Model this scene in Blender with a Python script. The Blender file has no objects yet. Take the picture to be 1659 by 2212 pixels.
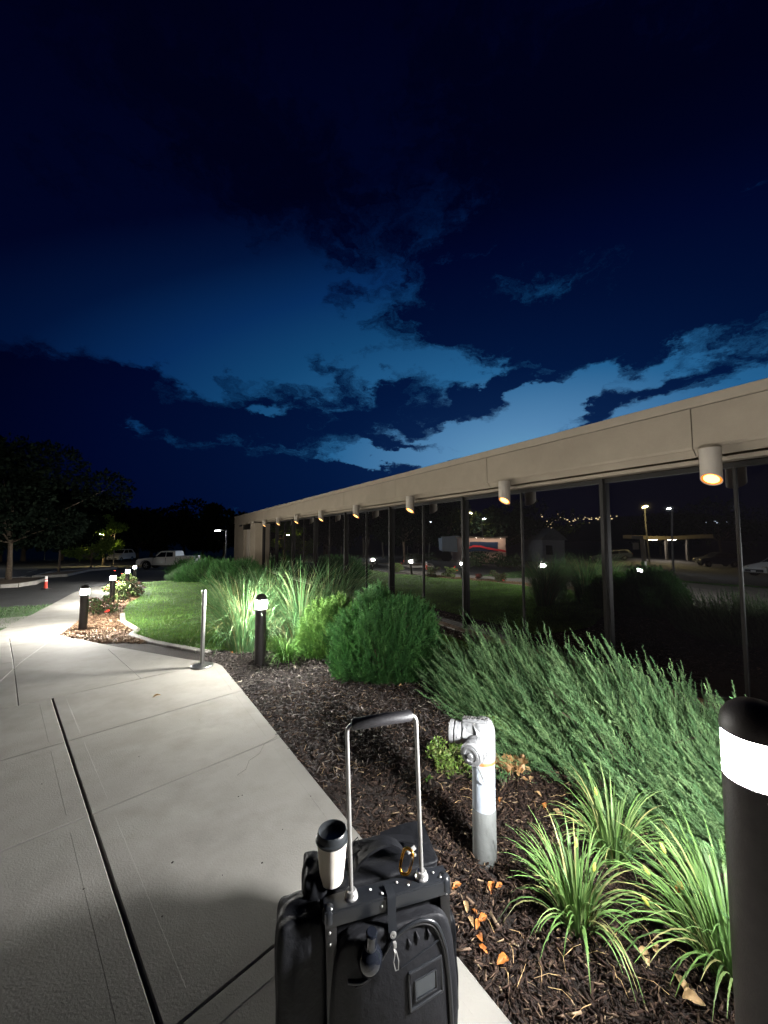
import bpy, bmesh, math, random
import numpy as np
from mathutils import Vector, Matrix, Euler
R = math.radians
random.seed(7); rng = np.random.default_rng(7)
S = bpy.context.scene
COL = S.collection

# ------------------------------------------------------------------ camera
PITCH = R(3.72); EYE = 1.6
cam_d = bpy.data.cameras.new('camera'); cam = bpy.data.objects.new('camera', cam_d); COL.objects.link(cam)
cam_d.sensor_fit = 'HORIZONTAL'; cam_d.sensor_width = 26.0; cam_d.lens = 13.0
cam_d.clip_start = 0.05; cam_d.clip_end = 4000
cam.location = (0, 0, EYE); cam.rotation_euler = (R(90) + PITCH, 0, 0)
S.camera = cam
S.view_settings.view_transform = 'Standard'; S.view_settings.look = 'None'
S.view_settings.gamma = 1; S.view_settings.use_curve_mapping = False
S.view_settings.exposure = 0.0
S.cycles.max_bounces = 5; S.cycles.diffuse_bounces = 2; S.cycles.glossy_bounces = 4
S.cycles.transmission_bounces = 3; S.cycles.transparent_max_bounces = 4
S.cycles.sample_clamp_indirect = 2.0; S.cycles.caustics_reflective = False; S.cycles.caustics_refractive = False

def ray(px, py):                       # measured photo coordinates (1659 wide) to a direction from the eye
    u = (px - 829.5) / 830; v = (1106 - py) / 830
    return (u, math.cos(PITCH) - v * math.sin(PITCH), math.sin(PITCH) + v * math.cos(PITCH))
def azel(px, py):
    r = Vector(ray(px, py)).normalized()
    return math.atan2(r.x, r.y), math.asin(r.z)

# ------------------------------------------------------------------ dusk sky (world nodes)
W = bpy.data.worlds.new("World"); S.world = W; W.use_nodes = True
nt = W.node_tree; nt.nodes.clear()
def nd(t, **k):
    n = nt.nodes.new(t)
    for a, b in k.items(): setattr(n, a, b)
    return n
def lk(a, b): nt.links.new(a, b)
def mth(op, a, b=None, c=None, clamp=False):
    n = nd('ShaderNodeMath', operation=op); n.use_clamp = clamp
    for i, v in enumerate((a, b, c)):
        if v is None: continue
        if isinstance(v, (int, float)): n.inputs[i].default_value = v
        else: lk(v, n.inputs[i])
    return n.outputs[0]
tc = nd('ShaderNodeTexCoord'); sx = nd('ShaderNodeSeparateXYZ'); lk(tc.outputs['Generated'], sx.inputs[0])
az = mth('ARCTAN2', sx.outputs[0], sx.outputs[1]); el = mth('ARCSINE', sx.outputs[2])
cx = nd('ShaderNodeCombineXYZ'); lk(az, cx.inputs[0]); lk(el, cx.inputs[1])
def noise(scale, detail, rough, vec, sy=1.0):
    m = nd('ShaderNodeMapping'); m.inputs['Scale'].default_value = (1, sy, 1); lk(vec, m.inputs[0])
    n = nd('ShaderNodeTexNoise'); n.inputs['Scale'].default_value = scale; n.inputs['Detail'].default_value = detail
    n.inputs['Roughness'].default_value = rough; lk(m.outputs[0], n.inputs['Vector']); return n
# ragged warp of the sky coordinates
n1 = noise(5.0, 6, 0.62, cx.outputs[0], 1.8)
wsub = nd('ShaderNodeVectorMath', operation='SUBTRACT'); lk(n1.outputs['Color'], wsub.inputs[0]); wsub.inputs[1].default_value = (.5, .5, .5)
wsc = nd('ShaderNodeVectorMath', operation='MULTIPLY'); lk(wsub.outputs[0], wsc.inputs[0]); wsc.inputs[1].default_value = (.36, .20, 0)
wad = nd('ShaderNodeVectorMath', operation='ADD'); lk(cx.outputs[0], wad.inputs[0]); lk(wsc.outputs[0], wad.inputs[1])
WV = wad.outputs[0]
def blob(px, py, rx, ry, rot, w):
    a, e = azel(px, py); a2, e2 = azel(px + rx, py); a3, e3 = azel(px, py - ry)
    m = nd('ShaderNodeMapping', vector_type='TEXTURE')
    m.inputs['Location'].default_value = (a, e, 0); m.inputs['Rotation'].default_value = (0, 0, R(rot))
    m.inputs['Scale'].default_value = (abs(a2 - a) or .01, abs(e3 - e) or .01, 1); lk(WV, m.inputs[0])
    l = nd('ShaderNodeVectorMath', operation='LENGTH'); lk(m.outputs[0], l.inputs[0])
    r = nd('ShaderNodeMapRange', interpolation_type='SMOOTHSTEP')
    r.inputs['From Min'].default_value = 0; r.inputs['From Max'].default_value = 1.6
    r.inputs['To Min'].default_value = w; r.inputs['To Max'].default_value = 0; lk(l.outputs['Value'], r.inputs[0])
    return r.outputs[0]
# positive = cloud, negative = gap of clear sky
BL = [(1250, 350, 640, 330, -28, 1.6), (1500, 640, 420, 150, 0, 1.3), (1000, 600, 300, 110, 22, .95), (1000, 690, 190, 60, 0, .7),
      (560, 330, 420, 210, -15, 1.1), (90, 480, 300, 160, 0, .75), (1550, 200, 400, 300, 0, 1.0),
      (740, 660, 60, 45, 30, .9), (1320, 730, 330, 70, 3, 1.0),
      (340, 800, 36, 34, 0, 1.2), (520, 815, 60, 28, -15, .8), (440, 875, 180, 50, 0, 1.3), (700, 775, 60, 22, -25, 1.1),
      (800, 880, 220, 65, 0, 1.3), (1030, 850, 140, 38, 22, 1.2), (1140, 800, 90, 40, 30, 1.0), (620, 940, 300, 40, 0, 1.0),
      (60, 860, 260, 120, -12, 1.7), (270, 850, 70, 40, -10, .8), (180, 800, 100, 22, -12, .5), (200, 1030, 700, 80, 0, 2.2), (650, 1040, 360, 55, 0, 1.7), (900, 962, 110, 12, 0, 1.3), (1000, 1010, 160, 20, 5, .9),
      (1285, 895, 75, 26, 28, 1.7), (1400, 850, 110, 26, 22, 1.3), (1560, 800, 150, 25, 18, 1.0),
      (430, 650, 400, 130, 0, -1.2), (250, 730, 330, 60, 0, -.5), (1120, 700, 190, 62, 0, 1.25), (1080, 800, 95, 26, 0, -1.15), (870, 800, 80, 30, 0, -.7),
      (590, 880, 55, 16, 0, -1.6), (290, 888, 50, 14, -20, -1.0),
      (1010, 935, 170, 30, 6, -1.5), (1160, 880, 150, 36, 30, -1.7), (1270, 800, 85, 26, 25, -1.3), (1450, 780, 90, 18, 10, -.6),
      (820, 988, 110, 12, 0, -1.9), (1400, 900, 60, 14, 20, -.9)]
acc = None
for b in BL:
    o = blob(*b); acc = o if acc is None else mth('ADD', acc, o)
n2 = noise(11.0, 10, 0.70, WV, 1.9); n3 = noise(2.2, 6, .6, cx.outputs[0], 1.6)
fb = mth('MULTIPLY', mth('SUBTRACT', n2.outputs[0], .5), 2.9)
fc = mth('MULTIPLY', mth('SUBTRACT', n3.outputs[0], .5), 1.2)
dens = mth('ADD', mth('ADD', acc, fb), fc)
msk = nd('ShaderNodeMapRange', interpolation_type='SMOOTHSTEP')
msk.inputs['From Min'].default_value = 0; msk.inputs['From Max'].default_value = 1.05; lk(dens, msk.inputs[0])
# clear twilight colour by distance from the afterglow
ga, ge = azel(1120, 1010)
da = mth('MULTIPLY', mth('SUBTRACT', az, ga), .74); de = mth('MULTIPLY', mth('SUBTRACT', el, ge), 1.6)
dist = mth('SQRT', mth('ADD', mth('MULTIPLY', da, da), mth('MULTIPLY', de, de)))
cr = nd('ShaderNodeValToRGB'); lk(mth('DIVIDE', dist, 1.8), cr.inputs[0])
els = cr.color_ramp.elements
stops = [(0, (.14, .34, .53)), (.09, (.085, .23, .43)), (.2, (.018, .115, .275)), (.32, (.0060, .058, .165)), (.41, (.0022, .025, .105)),
         (.49, (.0006, .0070, .040)), (.56, (.0003, .0016, .016)), (.75, (.0003, .0006, .0095)), (1, (.0002, .0003, .006))]
els[0].position = 0; els[0].color = (*stops[0][1], 1); els[1].position = 1; els[1].color = (*stops[-1][1], 1)
for p, c in stops[1:-1]:
    e = els.new(p); e.color = (*c, 1)
cl = nd('ShaderNodeMix', data_type='RGBA', blend_type='MULTIPLY'); cl.inputs[0].default_value = 1
lk(cr.outputs[0], cl.inputs[6]); cl.inputs[7].default_value = (.035, .07, .15, 1)
cl2 = nd('ShaderNodeMix', data_type='RGBA', blend_type='ADD'); cl2.inputs[0].default_value = 1
lk(cl.outputs[2], cl2.inputs[6]); cl2.inputs[7].default_value = (.0002, .0005, .0058, 1)
mx = nd('ShaderNodeMix', data_type='RGBA'); lk(msk.outputs[0], mx.inputs[0]); lk(cr.outputs[0], mx.inputs[6]); lk(cl2.outputs[2], mx.inputs[7])
bg = nd('ShaderNodeBackground'); lk(mx.outputs[2], bg.inputs[0]); bg.inputs[1].default_value = 1.0
wo = nd('ShaderNodeOutputWorld'); lk(bg.outputs[0], wo.inputs[0])
W.cycles.sampling_method = 'MANUAL'; W.cycles.sample_map_resolution = 256

# ------------------------------------------------------------------ terrain and placing
NV = Vector((.861, .508)); DV = Vector((-.508, .861))      # out to the facade / along the facade
FD = 5.8; FZ = -.375                                        # facade distance, floor level at the facade
def ntv(n, t): return (NV.x * n + DV.x * t, NV.y * n + DV.y * t)
def sm(x): x = min(1, max(0, x)); return x * x * (3 - 2 * x)
KY = [(-1e4, 0), (4.7, 0), (5.4, -.025), (6.4, -.105), (7.7, -.23), (11.5, -.38), (15.3, -.51), (19, -.64), (24, -1.0), (45, -1.95), (80, -2.6), (300, -4), (1e5, -4)]
def interp(K, x):
    for (a, za), (b, zb) in zip(K, K[1:]):
        if x <= b: return za + (zb - za) * (x - a) / (b - a)
    return K[-1][1]
KN = [(-1e5, -3.0), (-120, -3.0), (-45, -2.0), (-18, -1.1), (-4, 0), (1e5, 0)]
def T(x, y):
    n = x * NV.x + y * NV.y; t = x * DV.x + y * DV.y
    z = min(interp(KY, y), interp(KN, n))
    w = sm((n - 1.9) / 3.6) * (1 - sm((t - 36) / 8)) * sm((t + 12) / 6)
    return z * (1 - w) + FZ * w
def G(px, py):                          # where a photographed ground point stands on the terrain
    r = ray(px, py); s = .3
    while s < 900:
        x, y, z = r[0] * s, r[1] * s, EYE + r[2] * s
        if z <= T(x, y):
            lo, hi = s / 1.02, s
            for _ in range(20):
                m = (lo + hi) / 2
                if EYE + r[2] * m <= T(r[0] * m, r[1] * m): hi = m
                else: lo = m
            return (r[0] * hi, r[1] * hi, T(r[0] * hi, r[1] * hi))
        s *= 1.02
    return (r[0] * s, r[1] * s, T(r[0] * s, r[1] * s))
def V(px, py, y):                       # point at depth y
    r = ray(px, py); s = y / r[1]; return (r[0] * s, y, EYE + r[2] * s)
def MIR(px, py, y):                     # a thing seen mirrored in the facade, put back where it really stands
    p = V(px, py, y); k = 2 * (NV.x * p[0] + NV.y * p[1] - FD)
    return (p[0] - k * NV.x, p[1] - k * NV.y, p[2])

# ------------------------------------------------------------------ materials
MATS = {}
def mat(name, base, rough=.6, metal=0, var=0, vscale=8, bump=0, bscale=60, spec=.5, tint=False, trans=0, coat=0, detail=4, stain=None, rvar=0):
    m = bpy.data.materials.new(name); m.use_nodes = True; t = m.node_tree; b = t.nodes['Principled BSDF']
    N = lambda k: t.nodes.new(k); L = t.links.new
    b.inputs['Roughness'].default_value = rough; b.inputs['Metallic'].default_value = metal
    b.inputs['Specular IOR Level'].default_value = spec; b.inputs['Coat Weight'].default_value = coat
    b.inputs['Base Color'].default_value = (*base, 1)
    co = N('ShaderNodeTexCoord'); src = None
    if var:
        n = N('ShaderNodeTexNoise'); n.inputs['Scale'].default_value = vscale; n.inputs['Detail'].default_value = detail; n.inputs['Roughness'].default_value = .65
        L(co.outputs['Object'], n.inputs['Vector'])
        r = N('ShaderNodeValToRGB'); L(n.outputs[0], r.inputs[0]); e = r.color_ramp.elements
        e[0].position = .3; e[1].position = .7
        e[0].color = (*[c * (1 - var) for c in base], 1); e[1].color = (*[min(1, c * (1 + var)) for c in base], 1)
        src = r.outputs[0]
        if rvar:
            mr = N('ShaderNodeMapRange'); L(n.outputs[0], mr.inputs[0]); mr.inputs['To Min'].default_value = rough - rvar; mr.inputs['To Max'].default_value = rough + rvar
            L(mr.outputs[0], b.inputs['Roughness'])
    if stain:
        n = N('ShaderNodeTexNoise'); n.inputs['Scale'].default_value = stain[1]; n.inputs['Detail'].default_value = 7; n.inputs['Roughness'].default_value = .7
        L(co.outputs['Object'], n.inputs['Vector'])
        mr = N('ShaderNodeMapRange'); L(n.outputs[0], mr.inputs[0]); mr.inputs['From Min'].default_value = stain[2]; mr.inputs['From Max'].default_value = stain[3]
        x = N('ShaderNodeMix'); x.data_type = 'RGBA'; L(mr.outputs[0], x.inputs[0])
        if src: L(src, x.inputs[6])
        else: x.inputs[6].default_value = (*base, 1)
        x.inputs[7].default_value = (*stain[0], 1); src = x.outputs[2]
    if tint:
        a = N('ShaderNodeAttribute'); a.attribute_name = 'tint'
        if src:
            x = N('ShaderNodeMix'); x.data_type = 'RGBA'; x.blend_type = 'MULTIPLY'; x.inputs[0].default_value = 1
            L(src, x.inputs[6]); L(a.outputs['Color'], x.inputs[7]); src = x.outputs[2]
        else: src = a.outputs['Color']
    if src: L(src, b.inputs['Base Color'])
    if bump:
        n = N('ShaderNodeTexNoise'); n.inputs['Scale'].default_value = bscale; n.inputs['Detail'].default_value = 5; n.inputs['Roughness'].default_value = .6
        L(co.outputs['Object'], n.inputs['Vector'])
        u = N('ShaderNodeBump'); u.inputs['Strength'].default_value = bump; u.inputs['Distance'].default_value = .01
        L(n.outputs[0], u.inputs['Height']); L(u.outputs[0], b.inputs['Normal'])
    if trans:
        tr = N('ShaderNodeBsdfTranslucent'); ms = N('ShaderNodeMixShader'); ms.inputs[0].default_value = trans
        if src: L(src, tr.inputs[0])
        else: tr.inputs[0].default_value = (*base, 1)
        L(b.outputs[0], ms.inputs[1]); L(tr.outputs[0], ms.inputs[2]); L(ms.outputs[0], t.nodes['Material Output'].inputs[0])
    MATS[name] = m; return m
def emit(name, col, power, sampled=True):
    m = bpy.data.materials.new(name); m.use_nodes = True; t = m.node_tree; t.nodes.clear()
    e = t.nodes.new('ShaderNodeEmission'); e.inputs[0].default_value = (*col, 1); e.inputs[1].default_value = power
    o = t.nodes.new('ShaderNodeOutputMaterial'); t.links.new(e.outputs[0], o.inputs[0])
    if not sampled: m.cycles.emission_sampling = 'NONE'
    MATS[name] = m; return m

mat('earth', (.045, .038, .03), .9, var=.3, vscale=2)
mat('asphalt', (.035, .036, .038), .85, var=.3, vscale=1.2, bump=.5, bscale=120)
mat('concrete', (.275, .262, .234), .85, var=.16, vscale=1.1, bump=.28, bscale=110, detail=9, stain=((.17, .16, .142), 1.7, .46, .84))
mat('concrete_trowelled', (.285, .272, .244), .75, var=.12, vscale=3, bump=.15, bscale=60, detail=8)
mat('joint_filler', (.05, .045, .04), .9, var=.3, vscale=30)
mat('kerb_concrete', (.36, .34, .31), .8, var=.2, vscale=4, bump=.4, bscale=50)
mat('mulch_soil', (.022, .015, .012), .95, var=.5, vscale=18, bump=1.0, bscale=45)
mat('island_mulch', (.22, .15, .09), .95, var=.4, vscale=6, bump=.8, bscale=30)
mat('chip', (1, 1, 1), .75, tint=True, spec=.25)
mat('turf', (.05, .095, .028), .95, var=.35, vscale=6, bump=.8, bscale=70)
mat('blade', (1, 1, 1), .55, tint=True, trans=.2, spec=.3)
mat('foliage', (1, 1, 1), .6, tint=True, trans=.18, spec=.25)
mat('leafy', (1, 1, 1), .45, tint=True, trans=.22, spec=.4)
mat('leaf_dull', (1, 1, 1), .9, tint=True, trans=.1, spec=.05)
mat('bark', (.12, .09, .065), .9, var=.4, vscale=14, bump=.9, bscale=30)
mat('stucco', (.285, .235, .172), .88, var=.08, vscale=2.5, bump=.45, bscale=160, detail=8, stain=((.225, .183, .132), .8, .45, .85))
mat('stucco_trim', (.30, .25, .185), .85, var=.08, vscale=3, bump=.3, bscale=120)
mat('sealant', (.09, .08, .065), .8)
mat('bronze_metal', (.010, .008, .006), .55, metal=.1, var=.3, vscale=5, spec=.3)
mat('roofing', (.12, .12, .12), .9, var=.2, vscale=2)
mat('lamp_body', (.36, .31, .25), .55, var=.05, vscale=8)
mat('bollard_paint', (.036, .030, .028), .5, var=.15, vscale=30, bump=.15, bscale=200, spec=.4)
mat('brushed_steel', (.58, .57, .55), .34, metal=1, var=.1, vscale=20, rvar=.06)
mat('galvanised', (.33, .335, .34), .46, metal=.45, var=.10, vscale=14, bump=.3, bscale=60, stain=((.33, .31, .28), 9, .6, .8))
mat('white_pipe_paint', (.42, .465, .52), .45, var=.06, vscale=9, bump=.15, bscale=40, stain=((.38, .38, .37), 22, .62, .75))
mat('grey_pipe_paint', (.15, .158, .152), .6, var=.12, vscale=7, bump=.3, bscale=40, stain=((.09, .085, .075), 10, .58, .8))
mat('rust', (.42, .17, .06), .9, var=.4, vscale=40, bump=.6, bscale=90)
mat('nylon', (.0055, .0057, .0072), .62, var=.2, vscale=9, bump=.45, bscale=25, spec=.22)
mat('nylon_soft', (.0035, .0038, .005), .6, var=.2, vscale=5, bump=.7, bscale=14, spec=.16)
mat('black_plastic', (.010, .011, .013), .28, spec=.5)
mat('black_rail', (.010, .0095, .0095), .42, metal=.1, spec=.35)
mat('grip_rubber', (.014, .013, .015), .5, bump=.2, bscale=200)
mat('chrome', (.72, .70, .67), .30, metal=.85)
mat('brass', (.9, .42, .05), .22, metal=1)
mat('bottle_glass', (.006, .007, .010), .10, spec=.45, coat=.25)
mat('id_window', (.028, .032, .036), .14, spec=.7)
mat('cup_paper', (.82, .76, .66), .55, var=.04, vscale=10, bump=.05, trans=.3)
mat('cup_lid', (.014, .016, .018), .34, spec=.5)
mat('vehicle_white', (.68, .66, .62), .3, coat=.7)
mat('tyre', (.012, .012, .012), .85)
mat('alloy', (.55, .55, .55), .3, metal=1)
mat('car_glass', (.006, .007, .009), .06, spec=.7)
mat('car_trim', (.02, .02, .02), .5)
mat('car_lamp', (.6, .55, .45), .15, spec=.8)
mat('car_dark', (.03, .035, .05), .25, coat=.7)
mat('cone_red', (.62, .045, .02), .45)
mat('cone_white', (.75, .75, .72), .35)
mat('pole_metal', (.22, .21, .19), .5, metal=.4, var=.2, vscale=6)
mat('line_paint', (.6, .58, .5), .7, var=.2, vscale=9)
mat('shop_wall', (.60, .42, .33), .8, var=.08, vscale=2)
mat('shop_blue', (.015, .028, .06), .35)
mat('shop_red', (.55, .03, .04), .5)
mat('pale_siding', (.30, .35, .40), .7, var=.06, vscale=2)
mat('house_wall', (.28, .27, .27), .8, var=.1, vscale=2)
mat('rock', (.4, .3, .2), .9, var=.3, vscale=4, bump=1, bscale=8)
mat('petal', (.75, .05, .03), .6)
mat('lilac', (.55, .35, .6), .6)
mat('hill', (.010, .013, .012), 1, var=.4, vscale=.02)

# facade glass: tinted, mirror bright at night, a little wavy
g = bpy.data.materials.new('tinted_glass'); g.use_nodes = True; t_ = g.node_tree; b_ = t_.nodes['Principled BSDF']
b_.inputs['Base Color'].default_value = (.010, .009, .010, 1); b_.inputs['Roughness'].default_value = .012
b_.inputs['IOR'].default_value = 4.6; b_.inputs['Specular IOR Level'].default_value = .5
n_ = t_.nodes.new('ShaderNodeTexNoise'); n_.inputs['Scale'].default_value = .9; n_.inputs['Detail'].default_value = 1
c_ = t_.nodes.new('ShaderNodeTexCoord'); u_ = t_.nodes.new('ShaderNodeBump'); u_.inputs['Strength'].default_value = .2; u_.inputs['Distance'].default_value = .02
t_.links.new(c_.outputs['Object'], n_.inputs[0]); t_.links.new(n_.outputs[0], u_.inputs['Height']); t_.links.new(u_.outputs[0], b_.inputs['Normal'])
MATS['tinted_glass'] = g
emit('bollard_lens', (1.0, .97, .90), 3500)
emit('bollard_lens_middle', (1.0, .975, .91), 1750)
emit('bollard_lens_near', (.98, .98, .98), 2050)
emit('downlight_disc', (1.0, .52, .14), 5.5)
emit('downlight_bloom', (1.0, .27, .035), 1.5)  # orange glow that imitates bloom around the lamp disc
emit('led_head', (.85, .92, 1.0), 260)
emit('warm_head', (1.0, .80, .32), 1100)
emit('tiny_warm', (1.0, .75, .4), 3, False)
emit('tiny_cool', (.7, .85, 1.0), 3, False)
emit('far_head', (.95, .95, .75), 60, False)
emit('head_lamp', (.9, .95, 1.0), 30, False)
emit('wall_light', (1.0, .85, .7), 160, True)

# ------------------------------------------------------------------ mesh helpers
def link(o, parent=None):
    COL.objects.link(o)
    if parent: o.parent = parent
    return o
def npmesh(name, Vs, F, m, parent=None, tint=None, smooth=False):
    Vs = np.asarray(Vs, dtype=np.float32); F = np.asarray(F, dtype=np.int32)
    me = bpy.data.meshes.new(name); me.vertices.add(len(Vs)); me.vertices.foreach_set('co', Vs.ravel())
    me.loops.add(F.size); me.loops.foreach_set('vertex_index', F.ravel())
    me.polygons.add(len(F)); me.polygons.foreach_set('loop_start', np.arange(0, F.size, F.shape[1], dtype=np.int32))
    if smooth: me.polygons.foreach_set('use_smooth', np.ones(len(F), dtype=bool))
    me.update(calc_edges=True)
    if tint is not None:
        a = me.color_attributes.new('tint', 'FLOAT_COLOR', 'POINT')
        c = np.ones((len(Vs), 4), dtype=np.float32); c[:, :3] = tint; a.data.foreach_set('color', c.ravel())
    me.materials.append(MATS[m]); return link(bpy.data.objects.new(name, me), parent)
class MB:
    def __init__(s): s.b = bmesh.new()
    def box(s, c, d, rot=None, bev=0):
        r = bmesh.ops.create_cube(s.b, size=1); vs = r['verts']
        M = Matrix.Translation(c) @ (rot.to_matrix().to_4x4() if rot else Matrix()) @ Matrix.Diagonal((*d, 1))
        bmesh.ops.transform(s.b, matrix=M, verts=vs)
        if bev:
            es = list({e for v in vs for e in v.link_edges})
            bmesh.ops.bevel(s.b, geom=es, offset=bev, segments=2, affect='EDGES', profile=.6)
        return s
    def cyl(s, p0, p1, r0, r1=None, n=16, caps=True):
        p0, p1 = Vector(p0), Vector(p1); r1 = r0 if r1 is None else r1
        return s.tube([p0, p1], [r0, r1], n, caps)
    def tube(s, pts, rad, n=8, caps=True):
        pts = [Vector(p) for p in pts]
        if not isinstance(rad, (list, tuple)): rad = [rad] * len(pts)
        rings = []; up = None
        for i, p in enumerate(pts):
            d = (pts[min(i + 1, len(pts) - 1)] - pts[max(i - 1, 0)]).normalized()
            if up is None: up = Vector((0, 0, 1)) if abs(d.z) < .9 else Vector((1, 0, 0))
            a = d.cross(up).normalized(); b2 = a.cross(d).normalized(); up = b2
            rings.append([s.b.verts.new(p + (a * math.cos(2 * math.pi * k / n) + b2 * math.sin(2 * math.pi * k / n)) * rad[i]) for k in range(n)])
        for A, B in zip(rings, rings[1:]):
            for k in range(n): s.b.faces.new((A[k], A[(k + 1) % n], B[(k + 1) % n], B[k]))
        if caps:
            s.b.faces.new(rings[0][::-1]); s.b.faces.new(rings[-1])
        return s
    def lathe(s, prof, c=(0, 0, 0), n=24, axis=None):
        M = Matrix.Translation(c)
        if axis is not None: M = M @ Vector((0, 0, 1)).rotation_difference(Vector(axis)).to_matrix().to_4x4()
        rings = []
        for r, z in prof:
            if r < 1e-5: rings.append([s.b.verts.new(M @ Vector((0, 0, z)))])
            else: rings.append([s.b.verts.new(M @ Vector((r * math.cos(2 * math.pi * k / n), r * math.sin(2 * math.pi * k / n), z))) for k in range(n)])
        for A, B in zip(rings, rings[1:]):
            for k in range(n):
                a, a2 = A[k % len(A)], A[(k + 1) % len(A)]; b, b2 = B[k % len(B)], B[(k + 1) % len(B)]
                f = [a]; 
                if a2 is not a: f.append(a2)
                if b2 is not a2: f.append(b2)
                if b is not b2: f.append(b)
                if len(f) >= 3: s.b.faces.new(f)
        return s
    def prism(s, poly, y0, y1, plane='xz', w=None):          # polygon extruded; plane xz goes along y
        def mk(u, v, k):
            return {'xz': (u, k, v), 'yz': (k, u, v), 'xy': (u, v, k)}[plane]
        A = [s.b.verts.new(mk(u, v, y0)) for u, v in poly]; B = [s.b.verts.new(mk(u, v, y1)) for u, v in poly]
        s.b.faces.new(A[::-1]); s.b.faces.new(B); n = len(poly)
        for k in range(n): s.b.faces.new((A[k], A[(k + 1) % n], B[(k + 1) % n], B[k]))
        return s
    def face(s, pts): s.b.faces.new([s.b.verts.new(p) for p in pts]); return s
    def build(s, name, m, parent=None, smooth=None, bev=0):
        bmesh.ops.recalc_face_normals(s.b, faces=s.b.faces)
        me = bpy.data.meshes.new(name); s.b.to_mesh(me); s.b.free(); me.materials.append(MATS[m])
        if smooth is not None:
            me.polygons.foreach_set('use_smooth', [True] * len(me.polygons)); me.set_sharp_from_angle(angle=R(smooth))
        return link(bpy.data.objects.new(name, me), parent)
def tag(o, label=None, cat=None, group=None, kind=None):
    if label: o['label'] = label
    if cat: o['category'] = cat
    if group: o['group'] = group
    if kind: o['kind'] = kind
    return o
def thing(name, label, cat, loc=(0, 0, 0), rz=0, group=None):
    o = bpy.data.objects.new(name, None); o.empty_display_size = .2; COL.objects.link(o)
    o.location = loc; o.rotation_euler = (0, 0, rz); return tag(o, label, cat, group)
def struct(name):
    o = bpy.data.objects.new(name, None); COL.objects.link(o); o['kind'] = 'structure'; return o
def dup(o, loc=None, rz=None, label=None, parent=None):
    c = o.copy(); COL.objects.link(c)
    if parent: c.parent = parent
    if loc is not None: c.location = loc
    if rz is not None: c.rotation_euler = (0, 0, rz)
    if label: c['label'] = label
    for ch in list(o.children): dup(ch, parent=c)
    return c

# polygon clipping
def clip(poly, nx, ny, c, keep=1):      # keep the side nx*x+ny*y-c >= 0 (keep=1)
    out = []
    for i, p in enumerate(poly):
        q = poly[(i + 1) % len(poly)]; a = (nx * p[0] + ny * p[1] - c) * keep; b = (nx * q[0] + ny * q[1] - c) * keep
        if a >= 0: out.append(p)
        if (a >= 0) != (b >= 0):
            s_ = a / (a - b); out.append((p[0] + (q[0] - p[0]) * s_, p[1] + (q[1] - p[1]) * s_))
    return out
def area(p): return .5 * sum(p[i][0] * p[(i + 1) % len(p)][1] - p[(i + 1) % len(p)][0] * p[i][1] for i in range(len(p)))
def inside(x, y, poly):
    r = False; j = len(poly) - 1
    for i in range(len(poly)):
        xi, yi = poly[i]; xj, yj = poly[j]
        if (yi > y) != (yj > y) and x < (xj - xi) * (y - yi) / (yj - yi) + xi: r = not r
        j = i
    return r
def sheet(name, poly, cell, dz, m, parent=None):   # a sheet lying on the terrain, cut into cells
    xs = [p[0] for p in poly]; ys = [p[1] for p in poly]; b = bmesh.new(); vm = {}
    x0, y0 = min(xs), min(ys)
    for i in range(int((max(xs) - x0) / cell) + 1):
        sx_ = clip(clip(poly, 1, 0, x0 + i * cell), -1, 0, -(x0 + (i + 1) * cell))
        if len(sx_) < 3: continue
        for j in range(int((max(ys) - y0) / cell) + 1):
            c = clip(clip(sx_, 0, 1, y0 + j * cell), 0, -1, -(y0 + (j + 1) * cell))
            if len(c) < 3 or abs(area(c)) < 1e-5: continue
            vs = []
            for x, y in c:
                k = (round(x, 4), round(y, 4))
                if k not in vm: vm[k] = b.verts.new((x, y, T(x, y) + dz))
                if vm[k] not in vs: vs.append(vm[k])
            if len(vs) >= 3:
                try: b.faces.new(vs if area(c) > 0 else vs[::-1])
                except ValueError: pass
    me = bpy.data.meshes.new(name); b.to_mesh(me); b.free(); me.materials.append(MATS[m])
    return link(bpy.data.objects.new(name, me), parent)

# instancing of small templates into one mesh with numpy
def frames(dirs, roll=None):
    d = dirs / np.linalg.norm(dirs, axis=1, keepdims=True)
    ref = np.where(np.abs(d[:, 2:3]) < .95, np.array([[0, 0, 1.]]), np.array([[1., 0, 0]]))
    a = np.cross(ref, d); a /= np.linalg.norm(a, axis=1, keepdims=True); b = np.cross(d, a)
    if roll is not None:
        c, s_ = np.cos(roll)[:, None], np.sin(roll)[:, None]; a, b = a * c + b * s_, -a * s_ + b * c
    return np.stack([a, b, d], axis=2)          # columns
def scatter(tv, tf, pos, M3, scale):
    k = len(tv); n = len(pos)
    Vv = np.einsum('nij,kj->nki', M3, tv) * scale[:, None, None] + pos[:, None, :]
    F = tf[None] + (np.arange(n) * k)[:, None, None]
    return Vv.reshape(-1, 3), F.reshape(-1, tf.shape[1])

# ------------------------------------------------------------------ ground sheets
rad = np.concatenate([np.linspace(0, 12, 13), np.geomspace(14, 1500, 46)]); ang = np.linspace(0, 2 * np.pi, 121)[:-1]
gv = []; gf = []
for i, r_ in enumerate(rad):
    for a_ in ang:
        x, y = r_ * math.sin(a_), r_ * math.cos(a_); gv.append((x, y, T(x, y) - (.16 if r_ < 60 else .45)))
na = len(ang)
for i in range(len(rad) - 1):
    for k in range(na): gf.append((i * na + k, (i + 1) * na + k, (i + 1) * na + (k + 1) % na, i * na + (k + 1) % na))
tag(npmesh('ground', gv, gf, 'earth', smooth=True), kind='structure')

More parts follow.
